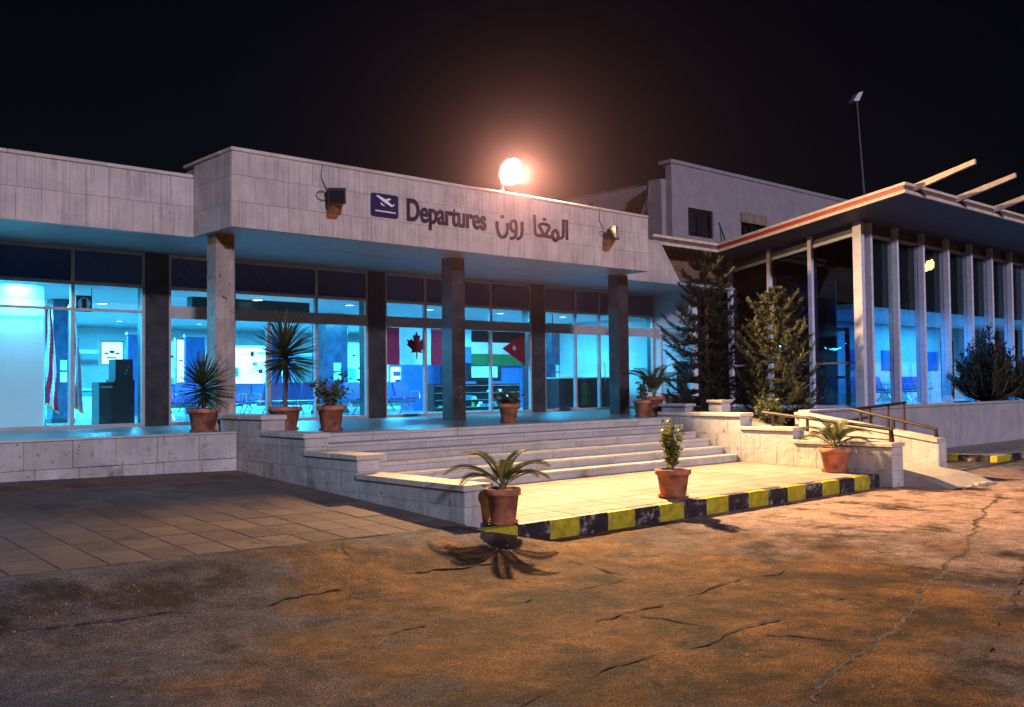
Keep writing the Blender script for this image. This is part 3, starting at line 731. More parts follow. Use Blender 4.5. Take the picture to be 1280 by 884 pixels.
# ================================================================== PAVILION
PV = thing('glass_pavilion', 'glass pavilion with tall pale fins and upswept red edged roof', 'pavilion', (24, 2, PZ))
XW, YF = 18.2, -1.95; EX, EY = 16.6, -4.15; XE = 38
def roof_z(y): return 6.70-(y+4.15)*(.92/5.88)
def slope_board(name, xa, xb, ya, yb, za, zb, mat, par=PV):
    return MB().hexa([(xa, ya, roof_z(ya)+za), (xb, ya, roof_z(ya)+za), (xb, yb, roof_z(yb)+za), (xa, yb, roof_z(yb)+za),
                      (xa, ya, roof_z(ya)+zb), (xb, ya, roof_z(ya)+zb), (xb, yb, roof_z(yb)+zb), (xa, yb, roof_z(yb)+zb)]).build(name, mat, par)
rf = slope_board('roof', EX+.06, XE, EY+.06, 6.0, .004, .22, 'dark_soffit')
for z0, z1, mt, ins in ((0, .085, 'cream_board', 0), (.086, .195, 'red_board', .028), (.196, .275, 'cream_board', -.012)):
    slope_board('edge_board', EX+ins, EX+.055, EY+.056, 1.72, z0-.012, z1-.014, mt, rf)
    slope_board('edge_board', EX+ins, XE, EY+ins, EY+.055, z0-.010, z1-.012, mt if mt != 'red_board' else 'brown_wall_unlit_red', rf)  # shade painted in: the red band turns brown on the unlit front
    boxg = MB().box((13.6, 1.73+ins, roof_z(1.73)+z0-.01), (EX+.05, 1.79, roof_z(1.73)+z1-.012)).build('edge_board', mt if mt != 'red_board' else 'brown_wall_unlit_red', rf)  # same unlit brown in place of red on the link edge
boxpart('link_roof', (13.3, 1.80, roof_z(1.73)), (18.4, 4.0, roof_z(1.73)+.2), 'dark_soffit', PV)
for xr_ in (17.2, 19.75, 22.3, 24.85, 27.4):
    d = np.array((0, -1.72, .45)); o_ = np.array((xr_, -3.98, 6.85))
    MB().hexa([tuple(o_+np.array(q)) for q in ((-.05, 0, -.09), (.05, 0, -.09))]+[tuple(o_+np.array((.05, 0, .09))), tuple(o_+np.array((-.05, 0, .09)))] +
              [tuple(o_+d+np.array(q)) for q in ((-.05, 0, -.06), (.05, 0, -.06), (.05, 0, .06), (-.05, 0, .06))]).build('roof_beam', 'cream_board', PV)
# sill, head frames
hz_ = roof_z(YF)-.30
boxpart('sill', (XW+.06, YF-.02, .9), (XE, YF+.1, 1.13), 'fin_paint', PV)
boxpart('sill', (XW-.02, YF+.101, .9), (XW+.1, 6, 1.131), 'fin_paint', PV)
boxpart('head_frame', (XW+.06, YF-.01, hz_-.06), (XE, YF+.08, hz_+.03), 'fin_paint', PV)
MB().hexa([(XW-.01, YF+.09, hz_-.06), (XW+.07, YF+.09, hz_-.06), (XW+.07, 6, roof_z(6)-.36), (XW-.01, 6, roof_z(6)-.36), (XW-.01, YF+.09, hz_+.03), (XW+.07, YF+.09, hz_+.03), (XW+.07, 6, roof_z(6)-.27), (XW-.01, 6, roof_z(6)-.27)]).build('head_frame', 'fin_paint', PV)
boxpart('head_panel', (XW+.06, YF+.02, hz_+.031), (XE, YF+.06, roof_z(YF)), 'dark_soffit', PV)
MB().hexa([(XW+.02, YF+.09, hz_+.031), (XW+.05, YF+.09, hz_+.031), (XW+.05, 6, roof_z(6)-.269), (XW+.02, 6, roof_z(6)-.269), (XW+.02, YF+.09, roof_z(YF+.09)), (XW+.05, YF+.09, roof_z(YF+.09)), (XW+.05, 6, roof_z(6)), (XW+.02, 6, roof_z(6))]).build('head_panel', 'dark_soffit', PV)
fx = [18.62, 20.2, 21.9, 23.65, 25.4, 27.05, 28.75, 30.4, 32.1, 33.8, 35.5]
for i, xx in enumerate(fx):
    f_ = MB().box((xx-.062, YF-.20, 1.0), (xx+.062, YF-.03, roof_z(YF-.1)-.002)).build('fin', 'fin_paint', PV)
    MB().box((xx-.05, YF-.029, 1.13), (xx+.05, YF+.10, hz_-.061)).build('mullion', 'fin_paint', f_)
wy = [-.48, .93, 2.37, 3.8]
MB().box((XW-.14, YF-.18, 1.0), (XW+.055, YF+.08, roof_z(YF-.15)-.002)).build('corner_post', 'fin_paint', PV)
for yy in wy:
    f_ = MB().box((XW-.14, yy-.06, .95), (XW-.022, yy+.06, roof_z(yy)-.014)).build('fin', 'fin_paint', PV)
    MB().box((XW-.021, yy-.045, 1.132), (XW+.07, yy+.045, roof_z(yy)-.37)).build('mullion', 'fin_paint', f_)
ex = [XW+.06]+fx+[XE]
for a, b in zip(ex, ex[1:]):
    boxpart('pane', (a+.051, YF+.03, 1.131), (b-.051, YF+.042, hz_-.061), 'clear_glass' if a > 18.5 else 'dark_glass', PV)
ey = [YF+.1]+wy+[6]
for a, b in zip(ey, ey[1:]):
    MB().hexa([(XW+.015, a+.046, 1.132), (XW+.027, a+.046, 1.132), (XW+.027, b-.046, 1.132), (XW+.015, b-.046, 1.132),
               (XW+.015, a+.046, roof_z(a)-.37), (XW+.027, a+.046, roof_z(a)-.37), (XW+.027, b-.046, roof_z(b)-.37), (XW+.015, b-.046, roof_z(b)-.37)]).build('pane', 'dark_glass', PV)
    boxpart('transom', (XW-.015, a+.047, 2.32), (XW+.06, b-.047, 2.38), 'window_frame', PV)
# pavilion interior
boxpart('floor', (XW+.11, YF+.11, .7), (XE, 8, 1.08), 'hall_floor_tile', PV)
boxpart('ceiling', (19.3, YF+.25, 4.02), (XE, 8, 4.14), 'ceiling_white', PV)
boxpart('bulkhead', (19.3, YF+.16, 4.02), (XE, YF+.24, hz_-.1), 'flag_black', PV)
boxpart('partition', (19.2, YF+1.3, 1.08), (19.28, 8, 4.9), 'wall_blue', PV)
boxpart('back_wall', (19.3, 2.4, 1.08), (XE, 2.55, 4.019), 'hall_white', PV)
boxpart('back_wall', (XW+.1, 6.02, 1.08), (19.19, 6.1, 5.2), 'flag_black', PV)
for xx, w0 in ((25.4, 1.1), (27.9, .8), (31.5, 1.2)): boxpart('picture', (xx, 2.35, 2.25), (xx+w0, 2.39, 3.0), 'wall_blue', PV)
boxpart('inner_door', (33.0, 2.33, 1.08), (34.1, 2.395, 3.5), 'window_dark', PV)
boxpart('inner_post', (XW+.5, .6, 1.08), (XW+.62, .72, 4.9), 'dark_wood', PV); boxpart('inner_rail', (XW+.5, -1.2, 1.9), (XW+.56, .59, 1.98), 'dark_wood', PV)
boxpart('inner_post', (XW+.5, -1.3, 1.08), (XW+.62, -1.21, 3.4), 'dark_wood', PV); boxpart('inner_rail', (XW+.5, -1.2, 3.3), (XW+.56, .59, 3.4), 'dark_wood', PV)

# ================================================================== UPPER STOREY BEHIND
UB = thing('upper_block', 'plain grey plastered upper storey block behind the canopy', 'building', (22, 6, ZB))
YU = 4.0; c0_ = at((839, 199), 'y', YU); cx0 = float(c0_[0]); zu = float(c0_[2])
wins = [(at((860, 259), 'y', YU), at((892, 299), 'y', YU)), (at((926, 264), 'y', YU), at((957, 294), 'y', YU))]
W1 = (float(wins[0][0][0]), float(wins[0][1][0]), float(wins[0][1][2]), float(wins[0][0][2]))
W2 = (float(wins[1][0][0]), float(wins[1][1][0]), W1[2]+.02, W1[3]+.14)
zb0 = ZB+.1
for a, b, z0, z1 in ((cx0, W1[0], zb0, zu-.12), (W1[0], W1[1], zb0, W1[2]), (W1[0], W1[1], W1[3], zu-.12), (W1[1], W2[0], zb0, zu-.12), (W2[0], W2[1], zb0, W2[2]), (W2[0], W2[1], W2[3], zu-.12), (W2[1], 34, zb0, zu-.12)):
    boxpart('wall', (a, YU, z0), (b, YU+.25, z1), 'plaster', UB)
boxpart('parapet', (cx0-.05, YU-.04, zu-.119), (34.05, YU+.5, zu), 'plaster', UB)
lwz = zu-.62
boxpart('wall', (cx0-.02+.25, YU+.251, zb0), (cx0+.5, 20, lwz), 'plaster', UB)
boxpart('wall_edge', (cx0-.22, YU+.25, zb0), (cx0+.22, YU+.85, lwz), 'plaster', UB)
boxpart('roof', (cx0+.51, YU+.3, zu-.6), (34, 20, zu-.45), 'roof_felt', UB)
boxpart('dark_strip', (cx0+.12, 7.6, zb0), (cx0+.228, 7.85, lwz-.25), 'dark_soffit', UB)  # narrow dark upright band on the side wall
for q in range(2):
    MB().tube(smooth_poly([(cx0-.24, YU+.75, lwz-.02), (cx0-.3, YU+.8+q*.1, lwz-.8), (cx0-.6-q*.1, YU+1.1, lwz-1.9), (cx0-.8, YU+1.3, zb0+.4)]), .03, 6).build('cable', 'lamp_black', UB)
for wi, (xa, xb, z0, z1) in enumerate((W1, W2)):
    wf = MB().box((xa+.002, YU+.06, z0+.002), (xa+.06, YU+.12, z1-.002)).box((xb-.06, YU+.06, z0+.002), (xb-.002, YU+.12, z1-.002)).box((xa+.061, YU+.06, z0+.002), (xb-.061, YU+.12, z0+.06)).box((xa+.061, YU+.06, z1-.06), (xb-.061, YU+.12, z1-.002)).box(((xa+xb)/2-.025, YU+.062, z0+.061), ((xa+xb)/2+.025, YU+.118, z1-.061)).build('window', 'window_dark', UB)
    boxpart('pane', (xa+.061, YU+.085, z0+.061), (xb-.061, YU+.095, z1-.061), 'dark_glass', wf)
    for q in range(4):
        u0 = xa+.1+q*(xb-xa-.2)/4; boxpart('curtain', (u0, YU+.14+.03*(q % 2), z0+.05), (u0+(xb-xa)/(6 if wi == 0 else 9), YU+.16+.03*(q % 2), z1-.05), 'curtain', wf)
    boxpart('backing', (xa-.1, YU+.26, z0-.1), (xb+.1, YU+.28, z1+.1), 'flag_black', wf)
    bars = MB()
    for q in range(6): u0 = xa+.08+q*(xb-xa-.16)/5; bars.box((u0-.008, YU+.015, z0), (u0+.008, YU+.03, z1))
    bars.box((xa, YU+.031, z0+.16), (xb, YU+.043, z0+.18)); bars.box((xa, YU+.031, z1-.16), (xb, YU+.043, z1-.14)); bars.build('bars', 'lamp_black', wf)
    if wi == 1: boxpart('shutter_box', (xa-.03, YU-.06, z1-.32), (xb+.03, YU+.05, z1+.02), 'shutter_box', UB)
MB().tube([(W1[1]+.3, YU-.02, W1[2]+.6), (W1[1]+.75, YU-.02, W1[2]-.2)], .025, 6).build('stay_bar', 'lamp_black', UB)
MB().tube([(W1[1]+.35, YU-.02, W1[2]+.5), (W1[1]+.45, YU-.02, W1[2]-.2)], .02, 6).build('stay_bar', 'lamp_black', UB)

# mast behind the pavilion
mb_ = at((1080, 245), 'y', 12); mt_ = at((1071, 127), 'y', 12)
ms = thing('light_mast', 'thin mast with tilted pale panel rising behind the pavilion roof', 'mast', (mb_[0]+.4, 12, RZ))
MB().tube([(mb_[0]+.8, 12, RZ), tuple(mb_), tuple(mt_)], [.13, .08, .04], 8).build('pole', 'dark_soffit', ms)
p0, p1, p2, p3 = (at(q, 'y', 12) for q in ((1067, 126), (1074, 126), (1079, 114), (1073, 116)))
MB().prism([tuple(p0), tuple(p1), tuple(p2), tuple(p3)], (.3, .5, 0)).build('panel', 'fin_paint', ms)
# street lamp across the road (its reflection shows in the pavilion glass)
sp = thing('street_lamp', 'lit yellow street lamp across the road, mirrored in pavilion glass', 'street lamp', (44, -11.9, RZ))
MB().tube([(44, -12.6, RZ), (44, -12.6, 7.6), (44, -12.5, 8.1), (44, -11.9, 8.3)], [.10, .07, .05, .05], 8).build('pole', 'steel', sp)
MB().box((43.66, -11.98, 8.2), (44.34, -11.27, 8.36)).build('head', 'steel', sp)
MB().box((43.7, -11.94, 7.80), (44.3, -11.31, 8.195)).build('lens', 'street_lens', sp)

# ================================================================== HALL LIGHTS AND CONTENTS
def area(name, loc, sx, sy, e, col=HALL):
    l_ = bpy.data.lights.new(name, 'AREA'); l_.shape = 'RECTANGLE'; l_.size = sx; l_.size_y = sy; l_.energy = e; l_.color = col
    o = bpy.data.objects.new(name, l_); COL.objects.link(o); o.location = loc; return o
for xx in (-7.5, -2.2, 3, 8.3, 13.6):
    for yy, e in ((6.6, 620), (13.2, 1500)): area('hall_light', (xx, yy, 3.92), 1.3, 1.3, e)
area('panel_light', (-2.2, 4.38, 3.9), .4, .15, 75)
area('pavilion_light', (23, .3, 3.98), 5, 2.4, 600, (.03, .40, 1)); area('pavilion_light', (30, .3, 3.98), 5, 2.4, 600, (.03, .40, 1))
d0 = None
for xx in np.arange(-7, 16.5, 2.6):
    for yy in (5.6, 8.6, 11.6, 14.6):
        if d0 is None:
            d0 = thing('downlight', 'round recessed ceiling downlight in the departure hall', 'ceiling light', (0, 0, 3.95), 'downlights of the departure hall')
            MB().lathe([(.16, .008), (.17, -.02), (.14, -.03)], (0, 0, 3.95), 20).build('trim', 'chrome', d0); MB().lathe([(.001, -.016), (.139, -.016)], (0, 0, 3.95), 20).build('lens', 'downlight', d0)
            o = d0
        else: o = copy_tree(d0)
        o.location = (xx, yy, 3.95)
# marble columns inside
for (pl_, pr_, yy) in ((66, 92, 8.2), (407, 435, 8.6), (560, 580, 8.6), (690, 703, 8.6)):
    a = float(at((pl_, 450), 'y', yy)[0]); b = float(at((pr_, 450), 'y', yy)[0])
    t = thing('marble_column', 'square blue marble column standing inside the hall', 'column', ((a+b)/2, yy, PZ), 'marble columns inside the hall')
    piece('shaft', (a, yy, PZ-.002), (b, yy+b-a, 3.955), 'blue_marble', t, .01); piece('base', (a-.03, yy-.03, PZ-.002), (b+.03, yy+b-a+.03, PZ+.10), 'black_granite', t, .006)
    for q in range(2): boxpart('notice', (a+.35*(b-a), yy-.006, 2.0+q*.28), (a+.68*(b-a), yy-.001, 2.24+q*.28), 'poster', t)
# white screen wall at left
t = thing('screen_panel', 'tall white glowing-lit partition panel inside left hall window', 'panel', (-2.4, 4.6, PZ))
boxpart('panel', (-3.4, 4.60, PZ+.02), (-1.73, 4.64, 3.9), 'panel_white', t); boxpart('panel_foot', (-3.4, 4.55, PZ-.002), (-1.73, 4.69, PZ+.019), 'chrome', t)
# flags on poles
def pole_flag(label, x, y, h, mats, seed):
    rg = random.Random(seed); t = thing('flag_on_pole', label, 'flag', (x, y, PZ))
    MB().tube([(x, y, PZ), (x, y, PZ+h)], .018, 8).lathe([(.001, h+.12), (.02, h+.06), (.03, h)], (x, y, PZ), 8).build('pole', 'chrome', t)
    MB().lathe([(.20, -.002), (.19, .02), (.04, .06), (.02, .10)], (x, y, PZ), 16).build('base', 'chrome', t)
    nz, nu = 22, 26; rows = []
    for i in range(nz+1):
        z = PZ+h-.03-i*(h-.55)/nz; wd = .10+.17*(i/nz)**.8
        row = []
        for j in range(nu+1):
            u = j/nu; row.append((x+.02+u*wd, y+.045*math.sin(u*19+seed)*(.4+.6*i/nz)+.02*math.sin(i*.4), z-.22*u*(i/nz)))
        rows.append(row)
    for bi, (u0, u1, mt) in enumerate(mats):
        m = MB()
        for i in range(nz+1): m.v += rows[i]
        n1 = nu+1
        for i in range(nz):
            for j in range(nu):
                s_ = (j/nu*.55+i/nz*.45)
                if u0 <= s_ < u1: m.f.append((i*n1+j, i*n1+j+1, (i+1)*n1+j+1, (i+1)*n1+j))
        m.build('cloth', mt, t, True)
    m = MB().tube([(a[0], a[1], a[2]-.02) for a in rows[-1]], .022, 5); m.build('fringe', 'fringe', t)
f1 = at((56, 450), 'y', 5.3); f2 = at((86, 450), 'y', 5.3)
pole_flag('red and white flag hanging on a pole beside the white panel', float(f1[0]), 5.3, 2.5, ((0, .2, 'flag_red'), (.2, .38, 'flag_white'), (.38, .6, 'flag_red'), (.6, .75, 'flag_white'), (.75, 1.1, 'flag_red')), 1)
pole_flag('grey blue flag with white band hanging on a pole behind mullion', float(f2[0]), 5.3, 2.45, ((0, .22, 'flag_red'), (.22, .5, 'curtain'), (.5, .62, 'flag_white'), (.62, 1.1, 'curtain')), 4)
# hanging clock sign
q0 = at((95, 369), 'y', 5.2); q1 = at((115, 390), 'y', 5.2)
t = thing('hanging_sign', 'black square framed sign hanging from the hall ceiling', 'sign', ((q0[0]+q1[0])/2, 5.2, q1[2]))
MB().box((q0[0], 5.2, q1[2]), (q1[0], 5.24, q0[2])).build('frame', 'lamp_black', t)
ccx, ccz, rr = (q0[0]+q1[0])/2, (q0[2]+q1[2])/2, (q1[0]-q0[0])*.40
MB().prism([(ccx+rr*math.cos(h), 5.199, ccz+rr*math.sin(h)) for h in np.linspace(0, 6.28, 24, endpoint=False)], (0, -.006, 0)).build('dial', 'poster', t)
MB().box((ccx-rr*.35, 5.186, ccz-rr*.8), (ccx+rr*.35, 5.192, ccz+rr*.8)).build('figure', 'lamp_black', t)
MB().tube([(q1[0], 5.22, q0[2]), (q1[0], 5.22, 3.96)], .01, 6).build('hanger', 'lamp_black', t)
# lectern and cabinet
lx = at((142, 470), 'y', 5.6); x_ = float(lx[0])
t = thing('cabinet', 'tall black check-in cabinet with lower side box in hall', 'cabinet', (x_, 5.7, PZ))
boxpart('body', (x_-.02, 5.5, PZ), (x_+.42, 6.0, PZ+.98), 'dark_wood', t); boxpart('side_box', (x_-.36, 5.45, PZ), (x_-.025, 5.9, PZ+.92), 'dark_wood', t)
boxpart('top_unit', (x_+.02, 5.55, PZ+.982), (x_+.40, 5.95, PZ+1.42), 'lamp_black', t); boxpart('slot', (x_-.33, 5.444, PZ+.8), (x_-.08, 5.449, PZ+.84), 'chrome', t)
for q in range(3): boxpart('knob', (x_+.22+.03*q, 5.54, PZ+1.1+.07*q), (x_+.25+.03*q, 5.549, PZ+1.13+.07*q), 'chrome', t)
# beam seating
def bench():
    t = thing('waiting_bench', 'row of blue airport beam seats with chrome legs in hall', 'bench', (0, 0, PZ), 'beam seats in the hall')
    MB().box((-1.1, -.03, PZ+.30), (1.1, .03, PZ+.36)).build('beam', 'chrome', t)
    for sx in (-.8, .8):
        MB().tube([(sx, -.32, PZ+.01), (sx, -.05, PZ+.30), (sx, .05, PZ+.30), (sx, .32, PZ+.01)], .022, 6).build('leg', 'chrome', t)
    for i in range(4):
        cx = -.825+i*.55; mt = 'seat_purple' if i % 3 == 0 else 'seat_blue'
        MB().hexa([(cx-.25, -.26, PZ+.40), (cx+.25, -.26, PZ+.40), (cx+.25, .22, PZ+.37), (cx-.25, .22, PZ+.37), (cx-.25, -.26, PZ+.44), (cx+.25, -.26, PZ+.44), (cx+.25, .22, PZ+.41), (cx-.25, .22, PZ+.41)]).build('seat', mt, t)
        MB().hexa([(cx-.25, .20, PZ+.43), (cx+.25, .20, PZ+.43), (cx+.25, .23, PZ+.43), (cx-.25, .23, PZ+.43), (cx-.24, .36, PZ+.90), (cx+.24, .36, PZ+.90), (cx+.24, .39, PZ+.90), (cx-.24, .39, PZ+.90)]).build('backrest', mt, t)
    for i in range(5):
        cx = -1.1+i*.55; MB().tube([(cx, .2, PZ+.35), (cx, .18, PZ+.62), (cx, -.22, PZ+.62), (cx, -.24, PZ+.42)], .014, 6).build('armrest', 'chrome', t)
    return t
bn = bench(); first = True
for (xx, yy, rz) in ((2.6, 7.0, 0), (5.3, 7.2, 180), (8.0, 7.0, 0), (3.4, 9.6, 180), (6.1, 9.8, 0), (9.6, 10.2, 180), (4.6, 12.4, 0), (7.4, 12.6, 180), (11.2, 12.6, 0), (6.4, 15, 0), (9.8, 15.2, 0), (25.6, 1.5, 0), (28.6, 1.5, 0)):
    o = bn if first else copy_tree(bn); first = False
    o.location = (xx, yy, PZ+(.03 if xx > 20 else 0)); o.rotation_euler = (0, 0, R(rz))
    if xx > 20: o['label'] = 'row of blue beam seats behind the pavilion glass'; o['group'] = 'beam seats in the pavilion'
# notices, boards and shop fittings on the back wall
def board(label, xa, xb, za, zb, y, mat, extra=()):
    t = thing('wall_board', label, 'board', ((xa+xb)/2, y, za)); boxpart('board', (xa, y, za), (xb, y+.04, zb), mat, t)
    boxpart('frame', (xa-.05, y+.041, za-.05), (xb+.05, y+.06, zb+.05), 'window_frame', t)
    for (a, b, c, d, mt) in extra: boxpart('print', (xa+a*(xb-xa), y-.006, za+b*(zb-za)), (xa+c*(xb-xa), y-.001, za+d*(zb-za)), mt, t)
rb_ = random.Random(3)
def scrib(n): return [(a, b, a+rb_.uniform(.03, .1), b+.05, 'lamp_black') for a, b in ((rb_.uniform(.15, .8), rb_.uniform(.2, .7)) for _ in range(n))]
board('white notice board with dark scribbled lines on the hall back wall', 4.8, 6.6, 2.2, 3.4, 16.2, 'poster', scrib(12))
board('large pale poster beside the notice board in the hall', 12.2, 14.6, 1.9, 3.5, 16.2, 'poster', scrib(8)+[(.1, .1, .35, .4, 'teal_box'), (.55, .3, .7, .5, 'wall_blue')])
board('blue framed display on the hall back wall', 8.2, 10.4, 2.0, 3.2, 16.3, 'wall_blue', [(.2, .2, .8, .8, 'screen')])
board('blue panel beside the far hall column', 1.0, 3.2, 1.2, 3.5, 17.6, 'wall_blue', [(.3, .5, .6, .8, 'poster')])
board('wide blue panel at the far right of the hall', 15.0, 16.5, 1.2, 3.6, 15.4, 'wall_blue', [(.2, .4, .5, .6, 'poster')])
def added_glow(label, l, tp, r, b, y, marks):  # glowing panels added to brighten patches at the back of the hall
    p0 = at((l, tp), 'y', y); p1 = at((r, b), 'y', y)
    t = thing('added_glow_panel', label, 'added glowing panel', ((p0[0]+p1[0])/2, y, p1[2])); boxpart('face', (p0[0], y, p1[2]), (p1[0], y+.03, p0[2]), 'added_glow', t)
    boxpart('case', (p0[0]-.06, y+.031, p1[2]-.06), (p1[0]+.06, y+.12, p0[2]+.06), 'window_frame', t)
    for (a, b_, c, d, mt) in marks: boxpart('print', (p0[0]+a*(p1[0]-p0[0]), y-.008, p1[2]+b_*(p0[2]-p1[2])), (p0[0]+c*(p1[0]-p0[0]), y-.001, p1[2]+d*(p0[2]-p1[2])), mt, t)
added_glow('wide added glowing panel behind the tall yucca', 288, 434, 338, 480, 13.5, [(.1, .2, .2, .45, 'teal_box'), (.55, .5, .66, .6, 'wall_blue'), (.5, .75, .58, .9, 'dark_wood'), (.7, .3, .8, .4, 'dark_wood')])
added_glow('added glowing panel with dark scribbles above the black cabinet', 128, 428, 153, 455, 12.0, [(.1, .45, .3, .52, 'lamp_black'), (.35, .5, .6, .62, 'lamp_black'), (.65, .45, .85, .52, 'lamp_black'), (.2, .25, .7, .31, 'lamp_black')])
added_glow('small added glowing poster under the maple leaf flag', 489, 459, 514, 481, 12.0, [(.1, .5, .45, .75, 'teal_box'), (.2, .1, .75, .3, 'wall_blue')])
added_glow('pale added glowing panel between pier and marble column', 395, 432, 408, 476, 12.5, [(.2, .3, .7, .34, 'wall_blue')])
added_glow('tall added glowing strip left of the marble column', 222, 425, 230, 478, 12.6, [(.2, .5, .8, .53, 'wall_blue')])
for (l, r, yy) in ((160, 178, 12.4), (232, 256, 12.8), (340, 352, 11.6)):
    a = float(at((l, 450), 'y', yy)[0]); b = float(at((r, 450), 'y', yy)[0])
    t = thing('wall_panel', 'dark blue free-standing wall panel deep inside the hall', 'panel', ((a+b)/2, yy, PZ), 'dark blue panels in the hall'); boxpart('board', (a, yy, PZ), (b, yy+.1, 3.4), 'wall_blue', t); boxpart('trim', (a-.03, yy-.02, 3.401), (b+.03, yy+.12, 3.46), 'hall_white', t)
t = thing('service_counter', 'long white service counter with blue band across the hall', 'counter', (6, 16.8, PZ))
boxpart('front', (-6, 16.7, PZ), (12, 17.0, PZ+.55), 'hall_white', t); boxpart('band', (-6, 16.69, PZ+.551), (12, 17.0, PZ+.75), 'wall_blue', t); boxpart('top', (-6.05, 16.6, PZ+.751), (12.05, 17.2, PZ+.80), 'hall_white', t)
boxpart('canopy_band', (-6, 16.9, 3.0), (12, 17.0, 3.12), 'hall_white', t)
# ceiling bulkhead seen through the second bay
t = thing('ceiling_bulkhead', 'dark horizontal ceiling bulkhead inside the second hall bay', 'bulkhead', (3, 6, 3.7)); boxpart('bulkhead', (1.9, 5.9, 3.62), (5.0, 6.2, 3.958), 'dark_wood', t); boxpart('light_strip', (1.9, 5.88, 3.56), (5.0, 6.22, 3.619), 'downlight', t)
# kiosk behind the second flag and check-in desk on the right
t = thing('shop_kiosk', 'dark shelving kiosk with coloured packets behind the hung flags', 'kiosk', (11.5, 8.0, PZ))
boxpart('counter', (10.1, 7.4, PZ), (13.6, 7.9, PZ+.82), 'dark_wood', t); boxpart('back', (10.1, 9.0, PZ), (13.8, 9.1, 3.1), 'wall_blue', t)
for i in range(4): boxpart('shelf', (10.15, 7.36, PZ+.1+.22*i), (13.55, 7.395, PZ+.115+.22*i), 'window_frame', t)
for i in range(26):
    a = rb_.uniform(10.2, 13.3); z0 = PZ+.117+.22*rb_.randrange(3); boxpart('packet', (a, 7.365, z0), (a+rb_.uniform(.08, .25), 7.397, z0+rb_.uniform(.05, .16)), rb_.choice(['poster', 'green_box', 'teal_box', 'flag_red', 'screen', 'panel_white']), t)
t = thing('monitor', 'dark screen monitor standing on the kiosk counter', 'monitor', (12.2, 7.6, PZ+.82))
boxpart('casing', (11.5, 7.5, PZ+.90), (12.9, 7.6, PZ+1.48), 'lamp_black', t); boxpart('display', (11.66, 7.494, PZ+1.02), (12.72, 7.499, PZ+1.36), 'screen', t); boxpart('stand', (12.0, 7.52, PZ+.82), (12.4, 7.7, PZ+.899), 'lamp_black', t)
t = thing('check_in_desk', 'dark desk with pale top behind the glass doors', 'desk', (14.5, 6.0, PZ))
boxpart('front', (13.4, 5.4, PZ), (15.9, 6.0, PZ+.95), 'dark_wood', t); boxpart('top', (13.3, 5.3, PZ+.951), (16.0, 6.1, PZ+.99), 'hall_white', t); boxpart('inset', (14.4, 5.39, PZ+.1), (14.9, 5.399, PZ+.8), 'flag_green', t)
t = thing('shelf_unit', 'bright shelf of papers above blue panel behind the doors', 'shelf', (14.5, 9.3, PZ))
boxpart('back', (13.9, 9.35, PZ), (16.6, 9.5, 3.1), 'wall_blue', t); boxpart('ledge', (13.9, 9.2, 2.5), (16.6, 9.349, 2.56), 'hall_white', t)
for i in range(16): a = 13.95+i*.165; boxpart('paper', (a, 9.3, 2.561), (a+.11, 9.34, 2.561+rb_.uniform(.2, .45)), rb_.choice(['poster', 'panel_white', 'screen', 'lamp_black']), t)
t = thing('hanging_sign', 'long dark sign hanging inside above the glass doors', 'sign', (13.4, 5.0, 3.5)); boxpart('board', (12.6, 5.0, 3.42), (13.9, 5.06, 3.66), 'lamp_black', t)
for xx in (12.8, 13.7): MB().tube([(xx, 5.03, 3.66), (xx, 5.03, 3.96)], .012, 6).build('hanger', 'lamp_black', t)
# flags hung flat inside the glazing
def sheet(name, xa, xb, za, zb, y, mat, par, ph=0, ring=None):
    m = MB(); n = 14; h_ = 5
    for j in range(h_+1):
        for i in range(n+1):
            u = xa+(xb-xa)*i/n; m.v.append((u, y+.018*math.sin(u*5+ph)+.008*math.sin(j*1.3+u*9), za+(zb-za)*j/h_))
    for j in range(h_):
        for i in range(n): m.f.append((j*(n+1)+i, j*(n+1)+i+1, (j+1)*(n+1)+i+1, (j+1)*(n+1)+i))
    return m.build(name, mat, par, True)
yf = G+.20
t = thing('hung_flag', 'red and white flag with a maple leaf hung inside glass', 'flag', (7.1, yf, 2.33))
a0, a1 = 6.13, 8.12; z0, z1 = 2.36, 3.30
sheet('stripe', a0, a0+.50, z0, z1, yf, 'flag_red', t); sheet('stripe', a0+.50, a1-.50, z0, z1, yf, 'flag_white', t); sheet('stripe', a1-.50, a1, z0, z1, yf, 'flag_red', t)
leaf = [(0, 1), (-.13, .74), (-.27, .80), (-.19, .40), (-.38, .58), (-.45, .46), (-.68, .52), (-.58, .28), (-.68, .20), (-.32, -.10), (-.40, -.28), (-.05, -.24), (-.04, -.62)]
leaf = leaf+[(-a, b) for a, b in leaf[::-1][:-1]]
lc = (float(at((520, 434), 'y', yf)[0]), (z0+z1)/2+.02)
MB().prism([(lc[0]+a*.46, yf-.028, lc[1]+(b-.15)*.43) for a, b in leaf], (0, -.004, 0)).build('leaf', 'flag_red', t)
t = thing('hung_flag', 'black, white and green flag with red triangle hung inside glass', 'flag', (10, yf, 2.33))
a0, a1 = 8.98, 10.92; dz = (z1-z0)/3
sheet('stripe', a0, a1, z0+2*dz, z1, yf, 'flag_black', t, 2); sheet('stripe', a0, a1, z0+dz, z0+2*dz, yf, 'flag_white', t, 2); sheet('stripe', a0, a1, z0, z0+dz, yf, 'flag_green', t, 2)
MB().prism([(a1, yf-.030, z0), (a1, yf-.030, z1), (a1-.86, yf-.030, (z0+z1)/2)], (0, -.004, 0)).build('triangle', 'flag_red', t)
